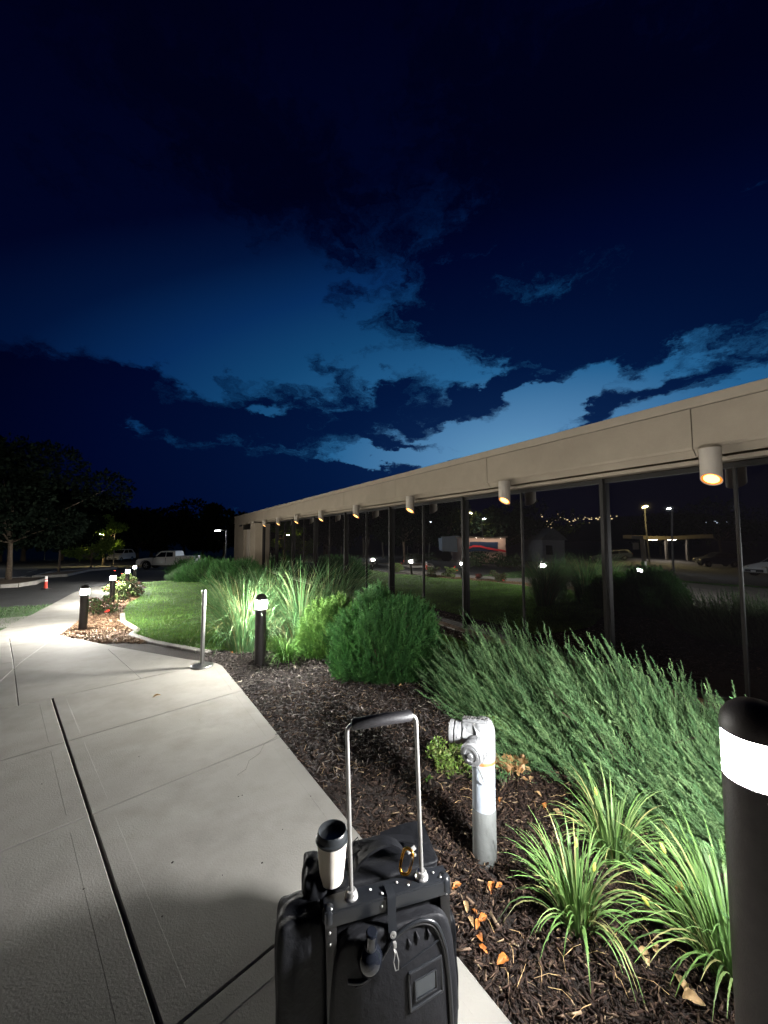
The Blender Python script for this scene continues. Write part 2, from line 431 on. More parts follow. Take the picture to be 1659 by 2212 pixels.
LOT = [(-90, -70), (60, -70), (60, -6), (14, -3), (4, -3), (-2, 0), (-4, 5), (-6.5, 14)] + [(-9, 24), (-4, 30), (8, 48), (20, 110), (-120, 110), (-160, 30)]
lot = sheet('asphalt_lot', LOT, 3.0, -.03, 'asphalt'); tag(lot, kind='structure')

E0 = (-2.001, 4.866); E1 = (.412, 1.372); ED = (E1[0] - E0[0], E1[1] - E0[1])
ext = (E1[0] + ED[0] * 1.5, E1[1] + ED[1] * 1.5)
nb = [G(467, 1435)[:2], G(404, 1427)[:2], G(253, 1400)[:2], G(127, 1374)[:2], G(200, 1314)[:2], G(233, 1288)[:2], G(255, 1265)[:2]]
lb = [G(187, 1270)[:2], G(153, 1284)[:2], G(103, 1311)[:2], G(0, 1364)[:2], (-10.5, 6.6), (-9, -3.9)]
WALK = [ext, E1, E0] + nb + lb
A1 = (.7071, -.7071); B1 = (.7071, .7071)
def split(polys, nx, ny, c):
    o = []
    for p in polys:
        for k in (1, -1):
            q = clip(p, nx, ny, c, k)
            if len(q) >= 3 and abs(area(q)) > .002: o.append(q)
    return o
aJ = -5.06
near = clip(WALK, A1[0], A1[1], aJ); rest = clip(WALK, A1[0], A1[1], aJ, -1)
cells = [near]
for a_ in (-3.92, -2.81, -1.43, -.2, 1.0, 2.2, 3.4): cells = split(cells, *A1, a_)
for b_2 in (.44, -1.5, -3.4, -5.4): cells = split(cells, *B1, b_2)
K = G(127, 1374); K2 = G(0, 1475); K3 = G(0, 1392)
def line2(p, q):
    dx, dy = q[0] - p[0], q[1] - p[1]; l = math.hypot(dx, dy); return (-dy / l, dx / l, (-dy * p[0] + dx * p[1]) / l)
fx = Vector((nb[-1][0] - K[0], nb[-1][1] - K[1])).normalized(); fk = fx.x * K[0] + fx.y * K[1]
fpart = [clip(rest, fx.x, fx.y, fk)]; npart = split([clip(rest, fx.x, fx.y, fk, -1)], *line2(K, K2))
npart = [q for p in npart for q in (split([p], *line2(K, K3)) if sum(v[0] for v in p) / len(p) < K[0] - .3 else [p])]
for c_ in (-6.9, -8.6): npart = split(npart, *A1, c_)
for c_ in (4.4, 3.4, 2.3, 1.2, .2, -1.5, -3.4, -5.4): npart = [q for p in npart for q in (split([p], *B1, c_) if abs(area(p)) > 1.6 else [p])]
for i in range(1, 9): fpart = split(fpart, fx.x, fx.y, fk + 1.7 * i)
rc = npart + fpart
def inset(poly, d):
    if area(poly) < 0: poly = poly[::-1]
    out = poly
    for i, p in enumerate(poly):
        q = poly[(i + 1) % len(poly)]; dx, dy = q[0] - p[0], q[1] - p[1]; l = math.hypot(dx, dy)
        if l < 1e-4: continue
        nx, ny = -dy / l, dx / l; out = clip(out, nx, ny, nx * p[0] + ny * p[1] + d)
        if len(out) < 3: return None
    return out
def convex(poly):
    if area(poly) < 0: poly = poly[::-1]
    for i in range(len(poly)):
        a, b, c = poly[i], poly[(i + 1) % len(poly)], poly[(i + 2) % len(poly)]
        if (b[0] - a[0]) * (c[1] - b[1]) - (b[1] - a[1]) * (c[0] - b[0]) < -1e-3: return False
    return True
walk = struct('walkway')
def clean(p):
    o = []
    for q in p:
        if not o or math.hypot(q[0] - o[-1][0], q[1] - o[-1][1]) > .01: o.append(q)
    if math.hypot(o[0][0] - o[-1][0], o[0][1] - o[-1][1]) < .01: o.pop()
    return o
def slab(poly, border=True):
    poly = clean(poly)
    if area(poly) < 0: poly = poly[::-1]
    if len(poly) < 3: return
    b = bmesh.new(); me = bpy.data.meshes.new('slab')
    def ringv(p, dz): return [b.verts.new((x, y, T(x, y) + dz)) for x, y in p]
    if convex(poly):
        g0 = inset(poly, .0022)
        if g0 is None: return
        cx_ = sum(p[0] for p in g0) / len(g0); cy_ = sum(p[1] for p in g0) / len(g0)
        def sh(p, d):                      # shift each corner inward keeping the vertex count
            n = len(p); o = []
            for i in range(n):
                a, c, e = Vector(p[i - 1]), Vector(p[i]), Vector(p[(i + 1) % n])
                d1 = (c - a).normalized(); d2 = (e - c).normalized(); n1_ = Vector((-d1.y, d1.x)); n2_ = Vector((-d2.y, d2.x))
                bis = n1_ + n2_
                if bis.length < 1e-3: o.append((c.x, c.y)); continue
                bis.normalize(); k = d / max(.35, bis.dot(n1_)); o.append((c.x + bis.x * k, c.y + bis.y * k))
            return o
        R0 = ringv(g0, -.10); R1_ = ringv(g0, .013); R2_ = ringv(sh(g0, .005), .0178); rings = [R0, R1_, R2_]
        small = abs(area(g0)) < .35
        if border and not small: rings += [ringv(sh(g0, .090), .018), ringv(sh(g0, .0925), .0172)]
        for ia, (P, Q) in enumerate(zip(rings, rings[1:])):
            for k in range(len(P)):
                f = b.faces.new((P[k], P[(k + 1) % len(P)], Q[(k + 1) % len(P)], Q[k])); f.material_index = 1 if ia == 1 else 0
        f = b.faces.new(rings[-1]); bmesh.ops.triangulate(b, faces=[f])
    else:
        R0 = ringv(poly, -.10); R1_ = ringv(poly, .016)
        for k in range(len(R0)): b.faces.new((R0[k], R0[(k + 1) % len(R0)], R1_[(k + 1) % len(R0)], R1_[k]))
        f = b.faces.new(R1_); bmesh.ops.triangulate(b, faces=[f])
    b.to_mesh(me); b.free(); me.materials.append(MATS['concrete']); me.materials.append(MATS['concrete_trowelled'])
    link(bpy.data.objects.new('slab', me), walk)
def offs(polys):                           # the wide expansion joint along b=.44
    o = []
    for p in polys:
        m_ = sum(B1[0] * x + B1[1] * y for x, y in p) / len(p)
        o.append(clip(p, *B1, .44 + .004, 1) if m_ > .44 else clip(p, *B1, .44 - .004, -1))
    return o
for c in offs(cells):
    if len(c) >= 3: slab(c)
for c in rc: slab(c, False)
sheet('joint_filler', WALK, 1.2, -.030, 'joint_filler', walk)

# mulch bed and lawns
BED = [ext] + [E1, E0] + nb + [G(262, 1262)[:2], G(300, 1258)[:2], ntv(3.0, 24), ntv(FD + .3, 30), ntv(FD + .3, -4), ntv(3.0, -4)]
tag(sheet('mulch_bed', BED, .4, -.012, 'mulch_soil'), kind='structure')
LAWN = [G(x, y)[:2] for x, y in ((300, 1259), (318, 1271), (288, 1281), (302, 1291), (276, 1304), (264, 1325), (265, 1342), (296, 1362), (283, 1372), (333, 1388), (400, 1401), (430, 1407))]
LAWN += [ntv(2.6, 5.0), ntv(3.9, 4.7), ntv(5.0, 5.2), ntv(5.0, 13), ntv(4.6, 15.5), ntv(3.0, 18.5)] + [G(383, 1254)[:2]]
lawn = sheet('lawn', LAWN, .45, .012, 'turf'); tag(lawn, kind='structure')
LL = [G(0, 1364)[:2], G(103, 1311)[:2], G(120, 1304)[:2], G(90, 1308)[:2], G(0, 1312)[:2], (-16, 9), (-14, 2), (-9.5, -3.9), (-10.5, 6.6)]
LL = clip(LL, 0, 1, -3)
tag(sheet('side_lawn', LL, .8, .004, 'turf'), kind='structure')
def grass_blades(name, poly, n, h, tintb):
    xs = [p[0] for p in poly]; ys = [p[1] for p in poly]; P = []
    while len(P) < n:
        X = rng.uniform(min(xs), max(xs), n); Yv = rng.uniform(min(ys), max(ys), n)
        for x, y in zip(X, Yv):
            d2 = x * x + y * y
            if d2 > 64 and rng.random() > 64 / d2: continue
            if inside(x, y, poly): P.append((x, y, T(x, y) + .005))
            if len(P) >= n: break
    P = np.array(P); dirs = np.column_stack([rng.normal(0, .45, n), rng.normal(0, .45, n), np.ones(n)])
    tv = np.array([[-.0055, 0, 0], [.0055, 0, 0], [0, .012, 1.]]); tf = np.array([[0, 1, 2]])
    M3 = frames(dirs, rng.uniform(0, 6.28, n)); Vv, F = scatter(tv * [1, 1, 1], tf, P, M3, np.ones(n))
    hh = np.repeat(rng.uniform(.6, 1.15, n) * h, 3)[:, None]; base = np.repeat(P, 3, axis=0)
    Vv = base + (Vv - base) * np.where(np.tile(np.array([0, 0, 1]), n)[:, None] == 1, hh, 1.0)
    from mathutils import noise as mn
    pat = np.array([1 + .55 * mn.noise(Vector((p[0] * .9, p[1] * .9, 1))) + .35 * mn.noise(Vector((p[0] * 3.5, p[1] * 3.5, 5))) for p in P])[:, None]
    c = np.array(tintb) * pat * rng.uniform(.65, 1.35, (n, 1)) * np.column_stack([rng.uniform(.8, 1.3, n), np.ones(n), rng.uniform(.7, 1.1, n)])
    o = npmesh(name, Vv, F, 'blade', tint=np.repeat(c, 3, axis=0)); o['kind'] = 'stuff'; return o
tag(grass_blades('grass', LAWN, 100000, .055, (.125, .255, .055)), 'short mown green grass of the curving lawn by the building', 'grass')
tag(grass_blades('grass', LL, 16000, .06, (.06, .15, .04)), 'dark green mown grass left of the walkway', 'grass')
# lawn edging kerb
edge = thing('lawn_edging', 'pale concrete edging kerb along the front of the lawn', 'edging')
ep = [G(x, y) for x, y in ((264, 1327), (265, 1343), (297, 1363), (283, 1373), (308, 1381), (333, 1389), (366, 1396), (400, 1402), (430, 1408), (450, 1411))]
for a, b in zip(ep, ep[1:]):
    a, b = Vector(a), Vector(b); m_ = (a + b) / 2; L_ = (b - a).length
    mb = MB().box((0, 0, 0), (L_ - .01, .11, .10), bev=.012); o = mb.build('edging_block', 'kerb_concrete', edge)
    o.location = (m_.x, m_.y, m_.z - .018); o.rotation_euler = (0, math.atan2(-(b.z - a.z), math.hypot(b.x - a.x, b.y - a.y)), math.atan2(b.y - a.y, b.x - a.x))

# mulch chips
def chips(name, n, region, size, cols, label, dens=None):
    P = []
    while len(P) < n:
        x, y = region()
        if inside(x, y, BED) and not inside(x, y, LAWN): P.append((x, y, T(x, y) + rng.uniform(-.006, .022)))
    P = np.array(P); k = len(P)
    dirs = np.column_stack([rng.normal(0, 1, k), rng.normal(0, 1, k), rng.normal(0, .28, k)])
    tv = np.array([[-.12, -.04, -.5], [.12, .0, -.6], [.0, .07, -.4], [.09, .02, .55], [-.09, .04, .6]]); tf = np.array([[0, 1, 2], [0, 2, 4], [2, 1, 3], [2, 3, 4], [0, 3, 1], [0, 4, 3]])
    Vv, F = scatter(tv, tf, P, frames(dirs, rng.uniform(0, 6.28, k)), size(k))
    cc = np.array(cols); ci = cc[rng.choice(len(cc), k, p=[.42, .28, .16, .10, .04])] * rng.uniform(.6, 1.4, (k, 1))
    o = npmesh(name, Vv, F, 'chip', tint=np.repeat(ci, 5, axis=0)); tag(o, label, 'mulch', kind='stuff')
DC = [(.034, .021, .016), (.056, .034, .025), (.085, .054, .038), (.15, .10, .068), (.33, .24, .15)]
MC = [(.050, .042, .040), (.085, .072, .068), (.13, .11, .10), (.20, .175, .16), (.32, .27, .22)]
TCc = [(.22, .13, .08), (.28, .18, .11), (.34, .23, .14), (.12, .07, .045), (.42, .32, .22)]
def rnear():
    t = rng.uniform(-1.6, 4.2); return ntv(rng.uniform(.7, 4.6), t)
def rmid():
    t = rng.uniform(2.4, 9.0); return ntv(rng.uniform(.6, 5.8), t)
chips('mulch_chips', 60000, rnear, lambda k: rng.lognormal(-3.85, .42, k).clip(.010, .07), DC, 'dark brown shredded wood mulch in the bed beside the case')
chips('mulch_chips', 24000, rmid, lambda k: rng.lognormal(-3.35, .35, k).clip(.016, .075), MC, 'dark mulch around the middle bollard and round bush')
def rclose():
    return ntv(rng.uniform(.85, 2.7), rng.uniform(-1.2, 2.0))
chips('mulch_chips', 30000, rclose, lambda k: rng.lognormal(-3.95, .45, k).clip(.008, .06), DC, 'dark shredded bark mulch around the daylilies and nearest bollard')
C2 = G(178, 1362)
def rfar():
    y = rng.uniform(5.5, 14); return (K[0] + (y - K[1]) * fx.x / fx.y + rng.uniform(0, 3.2), y)
def rfar2():
    while True:
        x, y = rfar()
        if y > 6.3: return x, y
chips('mulch_chips', 12000, rfar2, lambda k: rng.lognormal(-2.9, .35, k).clip(.03, .11), TCc, 'tan wood chips around the row of far bollards')

# ------------------------------------------------------------------ building
bld = thing('office_building', 'long low beige stucco office building with dark mirror glass wall', 'building', (0, 0, 0))
ANG = math.atan2(DV.y, DV.x)                      # local x runs along the facade away from the camera
bld.location = (0, 0, 0); bld.rotation_euler = (0, 0, ANG)
# local frame: x = t (along), y = -n  (n = out to the facade, so inside is y < -FD)
def L3(t, n, z): return (t, -n, z)
TE = 34.0; T0 = -9.0; ZG = 2.47; DA = 5.54
MB_ = MB
# panes and mullions
mul = [1.75 + 1.53 * k for k in range(-7, 16)]
for a, b in zip(mul, mul[1:]):
    ob = MB_().box((0, 0, 0), (b - a - .012, .012, ZG - FZ - .08)).build('pane', 'tinted_glass', bld)
    ob.location = L3((a + b) / 2, FD + .006, (ZG + FZ) / 2 + .0)
    ob.rotation_euler = (random.uniform(-.0012, .0012), 0, random.uniform(-.005, .005))
for i, t in enumerate(mul):
    big = i % 2 == 0
    w = .050 if big else .030
    ob = MB_().box(L3(t, FD - (.045 if big else .012), (ZG + FZ) / 2), (w, .09 if big else .03, ZG - FZ)).build('mullion', 'bronze_metal', bld)
MB_().box(L3((mul[0] + mul[-1]) / 2, FD - .02, FZ + .05), (mul[-1] - mul[0], .06, .10)).build('sill_rail', 'bronze_metal', bld)
MB_().box(L3((mul[0] + mul[-1]) / 2, FD - .018, ZG - .03), (mul[-1] - mul[0], .05, .06)).build('head_rail', 'bronze_metal', bld)
MB_().box(L3((T0 + TE) / 2, FD - .1, FZ - .06), (TE - T0, .34, .16), bev=.01).build('base_kerb', 'kerb_concrete', bld)
MB_().box(L3((T0 + TE) / 2, FD + 6, 1.2), (TE - T0 - .2, 11.9, 3.4)).build('core_wall', 'stucco', bld)
# fascia: profile in (n, z), extruded along t in panels
seams = [T0] + [2.05 - 3.36 * 2, 2.05 - 3.36] + [2.05 + 3.36 * k for k in range(0, 9)] + [TE]
ZT = 1.6 + (3.16 - 1.6) * DA / 5.2
prof = [(DA + .02, ZT - .10), (DA, ZT - .11), (DA, 2.685), (DA + .012, 2.655), (DA + .03, 2.645), (DA + .10, 2.565), (DA + .10, 2.60), (DA + .5, 2.66), (DA + .5, ZT - .10)]
for a, b in zip(seams, seams[1:]):
    mb = MB_(); r0 = [mb.b.verts.new(L3(a + .006, n, z)) for n, z in prof]; r1 = [mb.b.verts.new(L3(b - .006, n, z)) for n, z in prof]
    for k in range(len(prof)): mb.b.faces.new((r0[k], r0[(k + 1) % len(prof)], r1[(k + 1) % len(prof)], r1[k]))
    mb.b.faces.new(r0); mb.b.faces.new(r1[::-1]); mb.build('fascia_panel', 'stucco', bld)
MB_().box(L3((T0 + TE) / 2, DA + .26, 2.90), (TE - T0 - .02, .46, .40)).build('fascia_core', 'sealant', bld)
MB_().box(L3((T0 + TE) / 2, DA + .235, ZT - .035), (TE - T0 + .02, .50, .125), bev=.012).build('coping', 'stucco_trim', bld)
MB_().box(L3((T0 + TE) / 2, DA + .022, ZT - .102), (TE - T0, .012, .018)).build('coping_joint', 'sealant', bld)
MB_().box(L3((T0 + TE) / 2, FD + 5.6, ZT - .07), (TE - T0 - .1, 10.6, .10)).build('roof', 'roofing', bld)
MB_().box(L3((T0 + mul[-1]) / 2, (DA + .12 + FD + .3) / 2, ZG + .045), (mul[-1] - T0, FD + .3 - DA - .12, .05)).build('soffit', 'stucco', bld)
# solid end wall and slatted opening
MB_().box(L3((30.0 + TE) / 2, (5.56 + 9) / 2, (FZ - .6 + 2.62) / 2), (TE - 30.0, 3.44, 2.62 - FZ + .6)).build('end_wall', 'stucco', bld)
MB_().box(L3(25.85, 5.65, (FZ - .3 + 2.5) / 2), (1.5, .6, 2.5 - FZ + .3)).build('wall_pier', 'stucco', bld)
MB_().box(L3(28.3, 6.2, 1.0), (3.4, .05, 3.0)).build('recess_panel', 'bronze_metal', bld)
for k in range(4):
    MB_().box(L3(27.05 + k * .72, 5.7, .9), (.26, .12, 2.6)).build('slat', 'lamp_body', bld)
MB_().box(L3(28.3, 5.66, 2.31), (3.4, .3, .36)).build('slat_header', 'bronze_metal', bld)
# downlights
def downlight():
    root = thing('wall_downlight', '', 'light')
    n = 28; r = .102; mb = MB_(); top = []; bot = []
    for k in range(n):
        a = 2 * math.pi * k / n; cxx, cyy = r * math.cos(a), r * math.sin(a)
        top.append(mb.b.verts.new((cxx, cyy, .40))); bot.append(mb.b.verts.new((cxx, cyy, .04 + cyy * .62)))
    inn = []
    for k in range(n):
        a = 2 * math.pi * k / n; cxx, cyy = .93 * r * math.cos(a), .93 * r * math.sin(a)
        inn.append(mb.b.verts.new((cxx, cyy, .04 + cyy * .62)))
    rec = [mb.b.verts.new((v.co.x, v.co.y, v.co.z + .012)) for v in inn]
    for k in range(n):
        k2 = (k + 1) % n
        mb.b.faces.new((top[k], top[k2], bot[k2], bot[k])); mb.b.faces.new((bot[k], bot[k2], inn[k2], inn[k])); mb.b.faces.new((inn[k], inn[k2], rec[k2], rec[k]))
    mb.b.faces.new(top); mb.build('housing', 'lamp_body', root, smooth=40)
    mb = MB_(); mb.face([(.70 * r * math.cos(2 * math.pi * k / n), .70 * r * math.sin(2 * math.pi * k / n), .0475 + .70 * r * math.sin(2 * math.pi * k / n) * .62) for k in range(n)])
    glow = MB_()
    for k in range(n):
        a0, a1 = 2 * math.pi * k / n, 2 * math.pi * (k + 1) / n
        glow.face([(q * r * math.cos(a), q * r * math.sin(a), .049 + q * r * math.sin(a) * .62) for q, a in ((.66, a0), (.93, a0), (.93, a1), (.66, a1))])
    glow.build('bloom_ring', 'downlight_bloom', root)  # added emissive ring standing in for the disc's bloom
    mb.build('lens', 'downlight_disc', root)
    MB_().box((0, -.06, .33), (.10, .12, .12), bev=.01).build('mounting_bracket', 'lamp_body', root)
    ld = bpy.data.lights.new('warm_beam', 'SPOT'); ld.energy = 16; ld.color = (1.0, .55, .22); ld.spot_size = R(80); ld.spot_blend = .8; ld.shadow_soft_size = .05
    lo = link(bpy.data.objects.new('warm_beam', ld), root); lo.location = (0, 0, -.06)
    return root
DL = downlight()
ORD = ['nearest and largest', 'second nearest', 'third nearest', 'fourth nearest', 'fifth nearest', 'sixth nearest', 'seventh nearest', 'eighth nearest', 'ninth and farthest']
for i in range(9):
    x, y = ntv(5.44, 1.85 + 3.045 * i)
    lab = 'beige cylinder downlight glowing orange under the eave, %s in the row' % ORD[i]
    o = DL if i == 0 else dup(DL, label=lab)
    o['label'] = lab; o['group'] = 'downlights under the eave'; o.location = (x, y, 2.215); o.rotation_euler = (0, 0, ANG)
# the end wall's little wall spike light seen by the corner
cm = thing('wall_camera', 'tiny dark security camera on the end wall by the slats', 'camera', (*ntv(5.5, 30.6), 2.45), ANG)
MB_().cyl((0, .0, 0), (0, .16, -.02), .05, .05, 12).build('camera_body', 'car_trim', cm, smooth=40)
MB_().box((0, -.01, .01), (.1, .04, .1)).build('bracket', 'car_trim', cm)

# ------------------------------------------------------------------ bollard lights
def bollard(lensmat, foot=0):
    root = thing('bollard_light', '', 'bollard')
    r = .069
    MB_().lathe([(0, -foot), (r, -foot), (r, .70), (r - .004, .704), (0, .704)], n=32).build('post', 'bollard_paint', root, smooth=30)
    MB_().lathe([(r - .004, .704), (r - .002, .706), (r - .002, .806), (r - .004, .808)], n=32).build('lens', lensmat, root, smooth=30)
    MB_().lathe([(r - .004, .808), (r + .001, .809), (r + .001, .822), (r - .003, .846), (r - .016, .868), (r - .036, .884), (0, .892)], n=32).build('cap', 'bollard_paint', root, smooth=50)
    MB_().cyl((0, 0, .70), (0, 0, .826), .012, n=8).build('inner_rod', 'bronze_metal', root)
    for a in (0, 2.1, 4.2): MB_().cyl((math.cos(a) * (r - .001), math.sin(a) * (r - .001), .68), (math.cos(a) * (r + .0025), math.sin(a) * (r + .0025), .68), .004, n=8).build('screw', 'brushed_steel', root)
    return root
BG = 'bollard lights along the walkway'
bo = bollard('bollard_lens'); bo['group'] = BG; bm_ = bollard('bollard_lens_middle'); bm_['group'] = BG
spots = [(G(561, 1435), 'lit bollard light standing in the mulch in front of the tall grasses'),
         (G(178, 1362), 'lit bollard light at the corner of the far path, second from the camera'),
         (G(241, 1303), 'lit bollard light behind the dark rose bush, third along the path'),
         (None, 'lit bollard light among the far roses, fourth along the path'),
         (None, 'farthest lit bollard light, end of the row near the pickup')]
p4 = V(275, 1229, 15.3); p5 = V(291.5, 1218, 19.3)
for i, (p, lab) in enumerate(spots):
    if i == 3: p = (p4[0], p4[1], T(p4[0], p4[1]))
    if i == 4: p = (p5[0], p5[1], T(p5[0], p5[1]))
    o = bm_ if i == 0 else bo if i == 1 else dup(bo)
    o['label'] = lab; o.location = (p[0], p[1], p[2] - .005); o.rotation_euler = (R(random.uniform(-.6, .6)), R(random.uniform(-.6, .6)), i)
nb_ = bollard('bollard_lens_near', .24); nb_.scale = (1.1, 1.1, 1.1); nb_['group'] = BG; nb_['label'] = 'glaring bollard light at the right edge, nearest the camera'
nb_.location = (1.010, 1.08, .178)

# ------------------------------------------------------------------ steel post
st = thing('steel_stanchion', 'slim polished steel post with round base at the walkway corner', 'post', tuple(Vector(G(436, 1443)) + Vector((0, 0, .018))))
MB_().lathe([(0, 0), (.125, 0), (.128, .004), (.128, .014), (.120, .020), (.05, .026), (.028, .034), (0, .034)], n=40).build('base_plate', 'brushed_steel', st, smooth=30)
MB_().lathe([(.0, .03), (.0245, .03), (.0245, .925), (.021, .93), (0, .93)], n=24).build('post', 'brushed_steel', st, smooth=30)
MB_().box((0, -.0245, .895), (.012, .004, .022)).build('slot', 'car_trim', st)
MB_().box((-.01, -.024, .86), (.006, .004, .008)).build('screw', 'car_trim', st)

# ------------------------------------------------------------------ fire department standpipe
sp = thing('fire_standpipe', 'white and grey fire department pipe with a two inlet metal head', 'standpipe', (.505, 2.03, -.02))
MB_().lathe([(0, -.05), (.0585, -.05), (.0585, .262), (.0575, .264)], n=32).build('lower_pipe', 'grey_pipe_paint', sp, smooth=30)
MB_().lathe([(.0565, .262), (.0565, .487)], n=32).build('upper_pipe', 'white_pipe_paint', sp, smooth=30)
MB_().lathe([(.0565, .486), (.0590, .487), (.0590, .505), (.056, .506)], n=32).build('rust_ring', 'rust', sp, smooth=30)
hd = MB_()
hd.lathe([(.052, .500), (.060, .502), (.061, .515), (.060, .60), (.061, .62), (.057, .655), (.046, .680), (.028, .694), (0, .698)], n=32)
A_ = Vector((-.93, .36, 0)).normalized(); B_ = Vector((-.62, -.78, -.10)).normalized()
for dd, L_, zc in ((A_, .080, .605), (B_, .055, .585)):
    hd.lathe([(.050, 0), (.050, L_), (.040, L_ + .004)], c=(0, 0, zc), axis=dd, n=28)
hb = hd.build('pipe_head', 'galvanised', sp, smooth=45)
# saddle between the two outlets
sd = MB_(); sd.tube([Vector((0, 0, .628)), Vector((0, 0, .628)) + (A_ + B_).normalized() * .055], [.058, .040], 20); sd.tube([Vector((0, 0, .638)), Vector((0, 0, .622)) + A_ * .095], [.050, .040], 20)
sd.build('head_shoulder', 'galvanised', sp, smooth=60)
for dd, L_, zc in ((A_, .080, .605), (B_, .055, .585)):
    c0 = Vector((0, 0, zc)) + dd * L_
    mb = MB_(); mb.lathe([(.044, 0), (.053, .002), (.055, .008), (.055, .014), (.047, .018), (.047, .028), (.054, .031), (.0555, .056), (.049, .059), (.049, .066), (.055, .068), (.055, .084), (.051, .088), (0, .088)], c=c0, axis=dd, n=32)
    mb.build('inlet_collar', 'galvanised', sp, smooth=35)
    e = c0 + dd * .088
    MB_().lathe([(.041, 0), (.041, .003), (.030, .004), (.028, .001), (.012, .001), (.012, .010), (0, .011)], c=e, axis=dd, n=24).build('inlet_cap', 'galvanised', sp, smooth=35)
    for k in range(2):
        a = dd.cross(Vector((0, 0, 1))).normalized() * (.05 if k else -.05)
        MB_().box(c0 + dd * .04 + a, (.014, .014, .012), bev=.003).build('lug', 'galvanised', sp)
# hanging chain of the near cap
ch = MB_(); c0 = Vector((0, 0, .585)) + B_ * .137
for k in range(14):
    p = c0 + Vector((.012 + .0045 * k, .004 * k * .6, -.01 - .0105 * k)) * 1.0
    q = p + Vector((.003, .002, -.012)); ch.tube([p, q], .0026, 5)
ch.build('chain', 'chrome', sp)
# raised lettering on the head
tcu = bpy.data.curves.new('lettering', 'FONT'); tcu.body = 'AUTO SPKR'; tcu.size = .026; tcu.extrude = .0016; tcu.align_x = 'CENTER'; tcu.align_y = 'CENTER'
to = bpy.data.objects.new('lettering', tcu); COL.objects.link(to)
bpy.context.view_layer.update(); dg = bpy.context.evaluated_depsgraph_get(); tm = bpy.data.meshes.new_from_object(to.evaluated_get(dg)); bpy.data.objects.remove(to)
tm.materials.append(MATS['chrome']); to = link(bpy.data.objects.new('lettering', tm), sp)
to.location = (-.038, -.012, .700); to.rotation_euler = (R(20), R(-8), math.atan2(-A_.y, -A_.x) - .15)
MB_().box((-.038, -.008, .689), (.135, .034, .014), rot=Euler((R(20), R(-8), math.atan2(-A_.y, -A_.x) - .15)), bev=.005).build('name_plate', 'galvanised', sp, smooth=40)

# ------------------------------------------------------------------ wheeled flight case
cs = thing('rolling_flight_case', 'black nylon wheeled flight case with raised silver telescopic handle', 'suitcase', (-.145, 1.129, .02), math.atan2(.252, .967))
cs.rotation_euler = (0, R(-1.9), math.atan2(.252, .967))
Wc, Dc, Hc = .370, .212, .540            # local: x width, y depth away from camera, z up
def puffy(name, m, x0, x1, y0, y1, z0, z1, bul, parent, bev=.02, sub=2, seed=0, wob=.9):
    b = bmesh.new(); bmesh.ops.create_cube(b, size=1)
    bmesh.ops.subdivide_edges(b, edges=b.edges, cuts=11, use_grid_fill=True)
    rr = random.Random(seed)
    from mathutils import noise as mn
    for v in b.verts:
        x, y, z = v.co * 2
        k = 1 - (abs(x) ** 4 * .0)
        # superellipsoid rounding
        l = (abs(x) ** 12 + abs(y) ** 12 + abs(z) ** 12) ** (1 / 12)
        v.co = Vector((x / l if l > 1 else x, y / l if l > 1 else y, z / l if l > 1 else z))
        w = mn.noise(Vector((x * 2.2 + seed, y * 2.2, z * 2.2))) * bul * wob
        f = (1 - x * x) * (1 - z * z) * bul if abs(y) > .8 else 0
        fx_ = (1 - y * y) * (1 - z * z) * bul if abs(x) > .8 else 0
        v.co = Vector(((x0 + x1) / 2 + v.co.x * (x1 - x0) / 2 + (fx_ + w) * (1 if x > 0 else -1),
                       (y0 + y1) / 2 + v.co.y * (y1 - y0) / 2 + (f + w) * (1 if y > 0 else -1),
                       (z0 + z1) / 2 + v.co.z * (z1 - z0) / 2 + w * .6))
    me = bpy.data.meshes.new(name); b.to_mesh(me); b.free(); me.materials.append(MATS[m])
    me.polygons.foreach_set('use_smooth', [True] * len(me.polygons))
    o = link(bpy.data.objects.new(name, me), parent); mod = o.modifiers.new('s', 'SUBSURF'); mod.levels = 1; mod.render_levels = 1
    return o
puffy('body', 'nylon', .006, Wc - .006, .016, Dc, .045, Hc - .004, .006, cs, seed=1)
puffy('top_flap', 'nylon_soft', .03, Wc - .004, .075, Dc + .02, Hc - .045, Hc + .004, .008, cs, seed=4)
puffy('side_pocket', 'nylon_soft', -.128, .004, .016, .135, .05, .520, .010, cs, seed=2)
puffy('upper_side_pocket', 'nylon_soft', -.050, .02, .085, .20, .30, .575, .008, cs, seed=3)
puffy('right_pocket', 'nylon_soft', Wc - .004, Wc + .030, .03, .17, .12, .40, .004, cs, seed=5)
# front pocket bulge
def YF(x, z): return -.026 - .030 * max(0, 1 - ((x - .1935) / .1585) ** 2) * max(0, 1 - ((z - .251) / .231) ** 2)
puffy('hidden_light_blocker', 'nylon_soft', .03, .385, Dc - .02, Dc + .10, .04, .46, .010, cs, seed=8)  # unseen bulge added to block the nearest bollard's light and widen the case shadow
puffy('front_pocket', 'nylon', .035, .352, -.026, .03, .02, .482, .030, cs, seed=6, wob=.12)
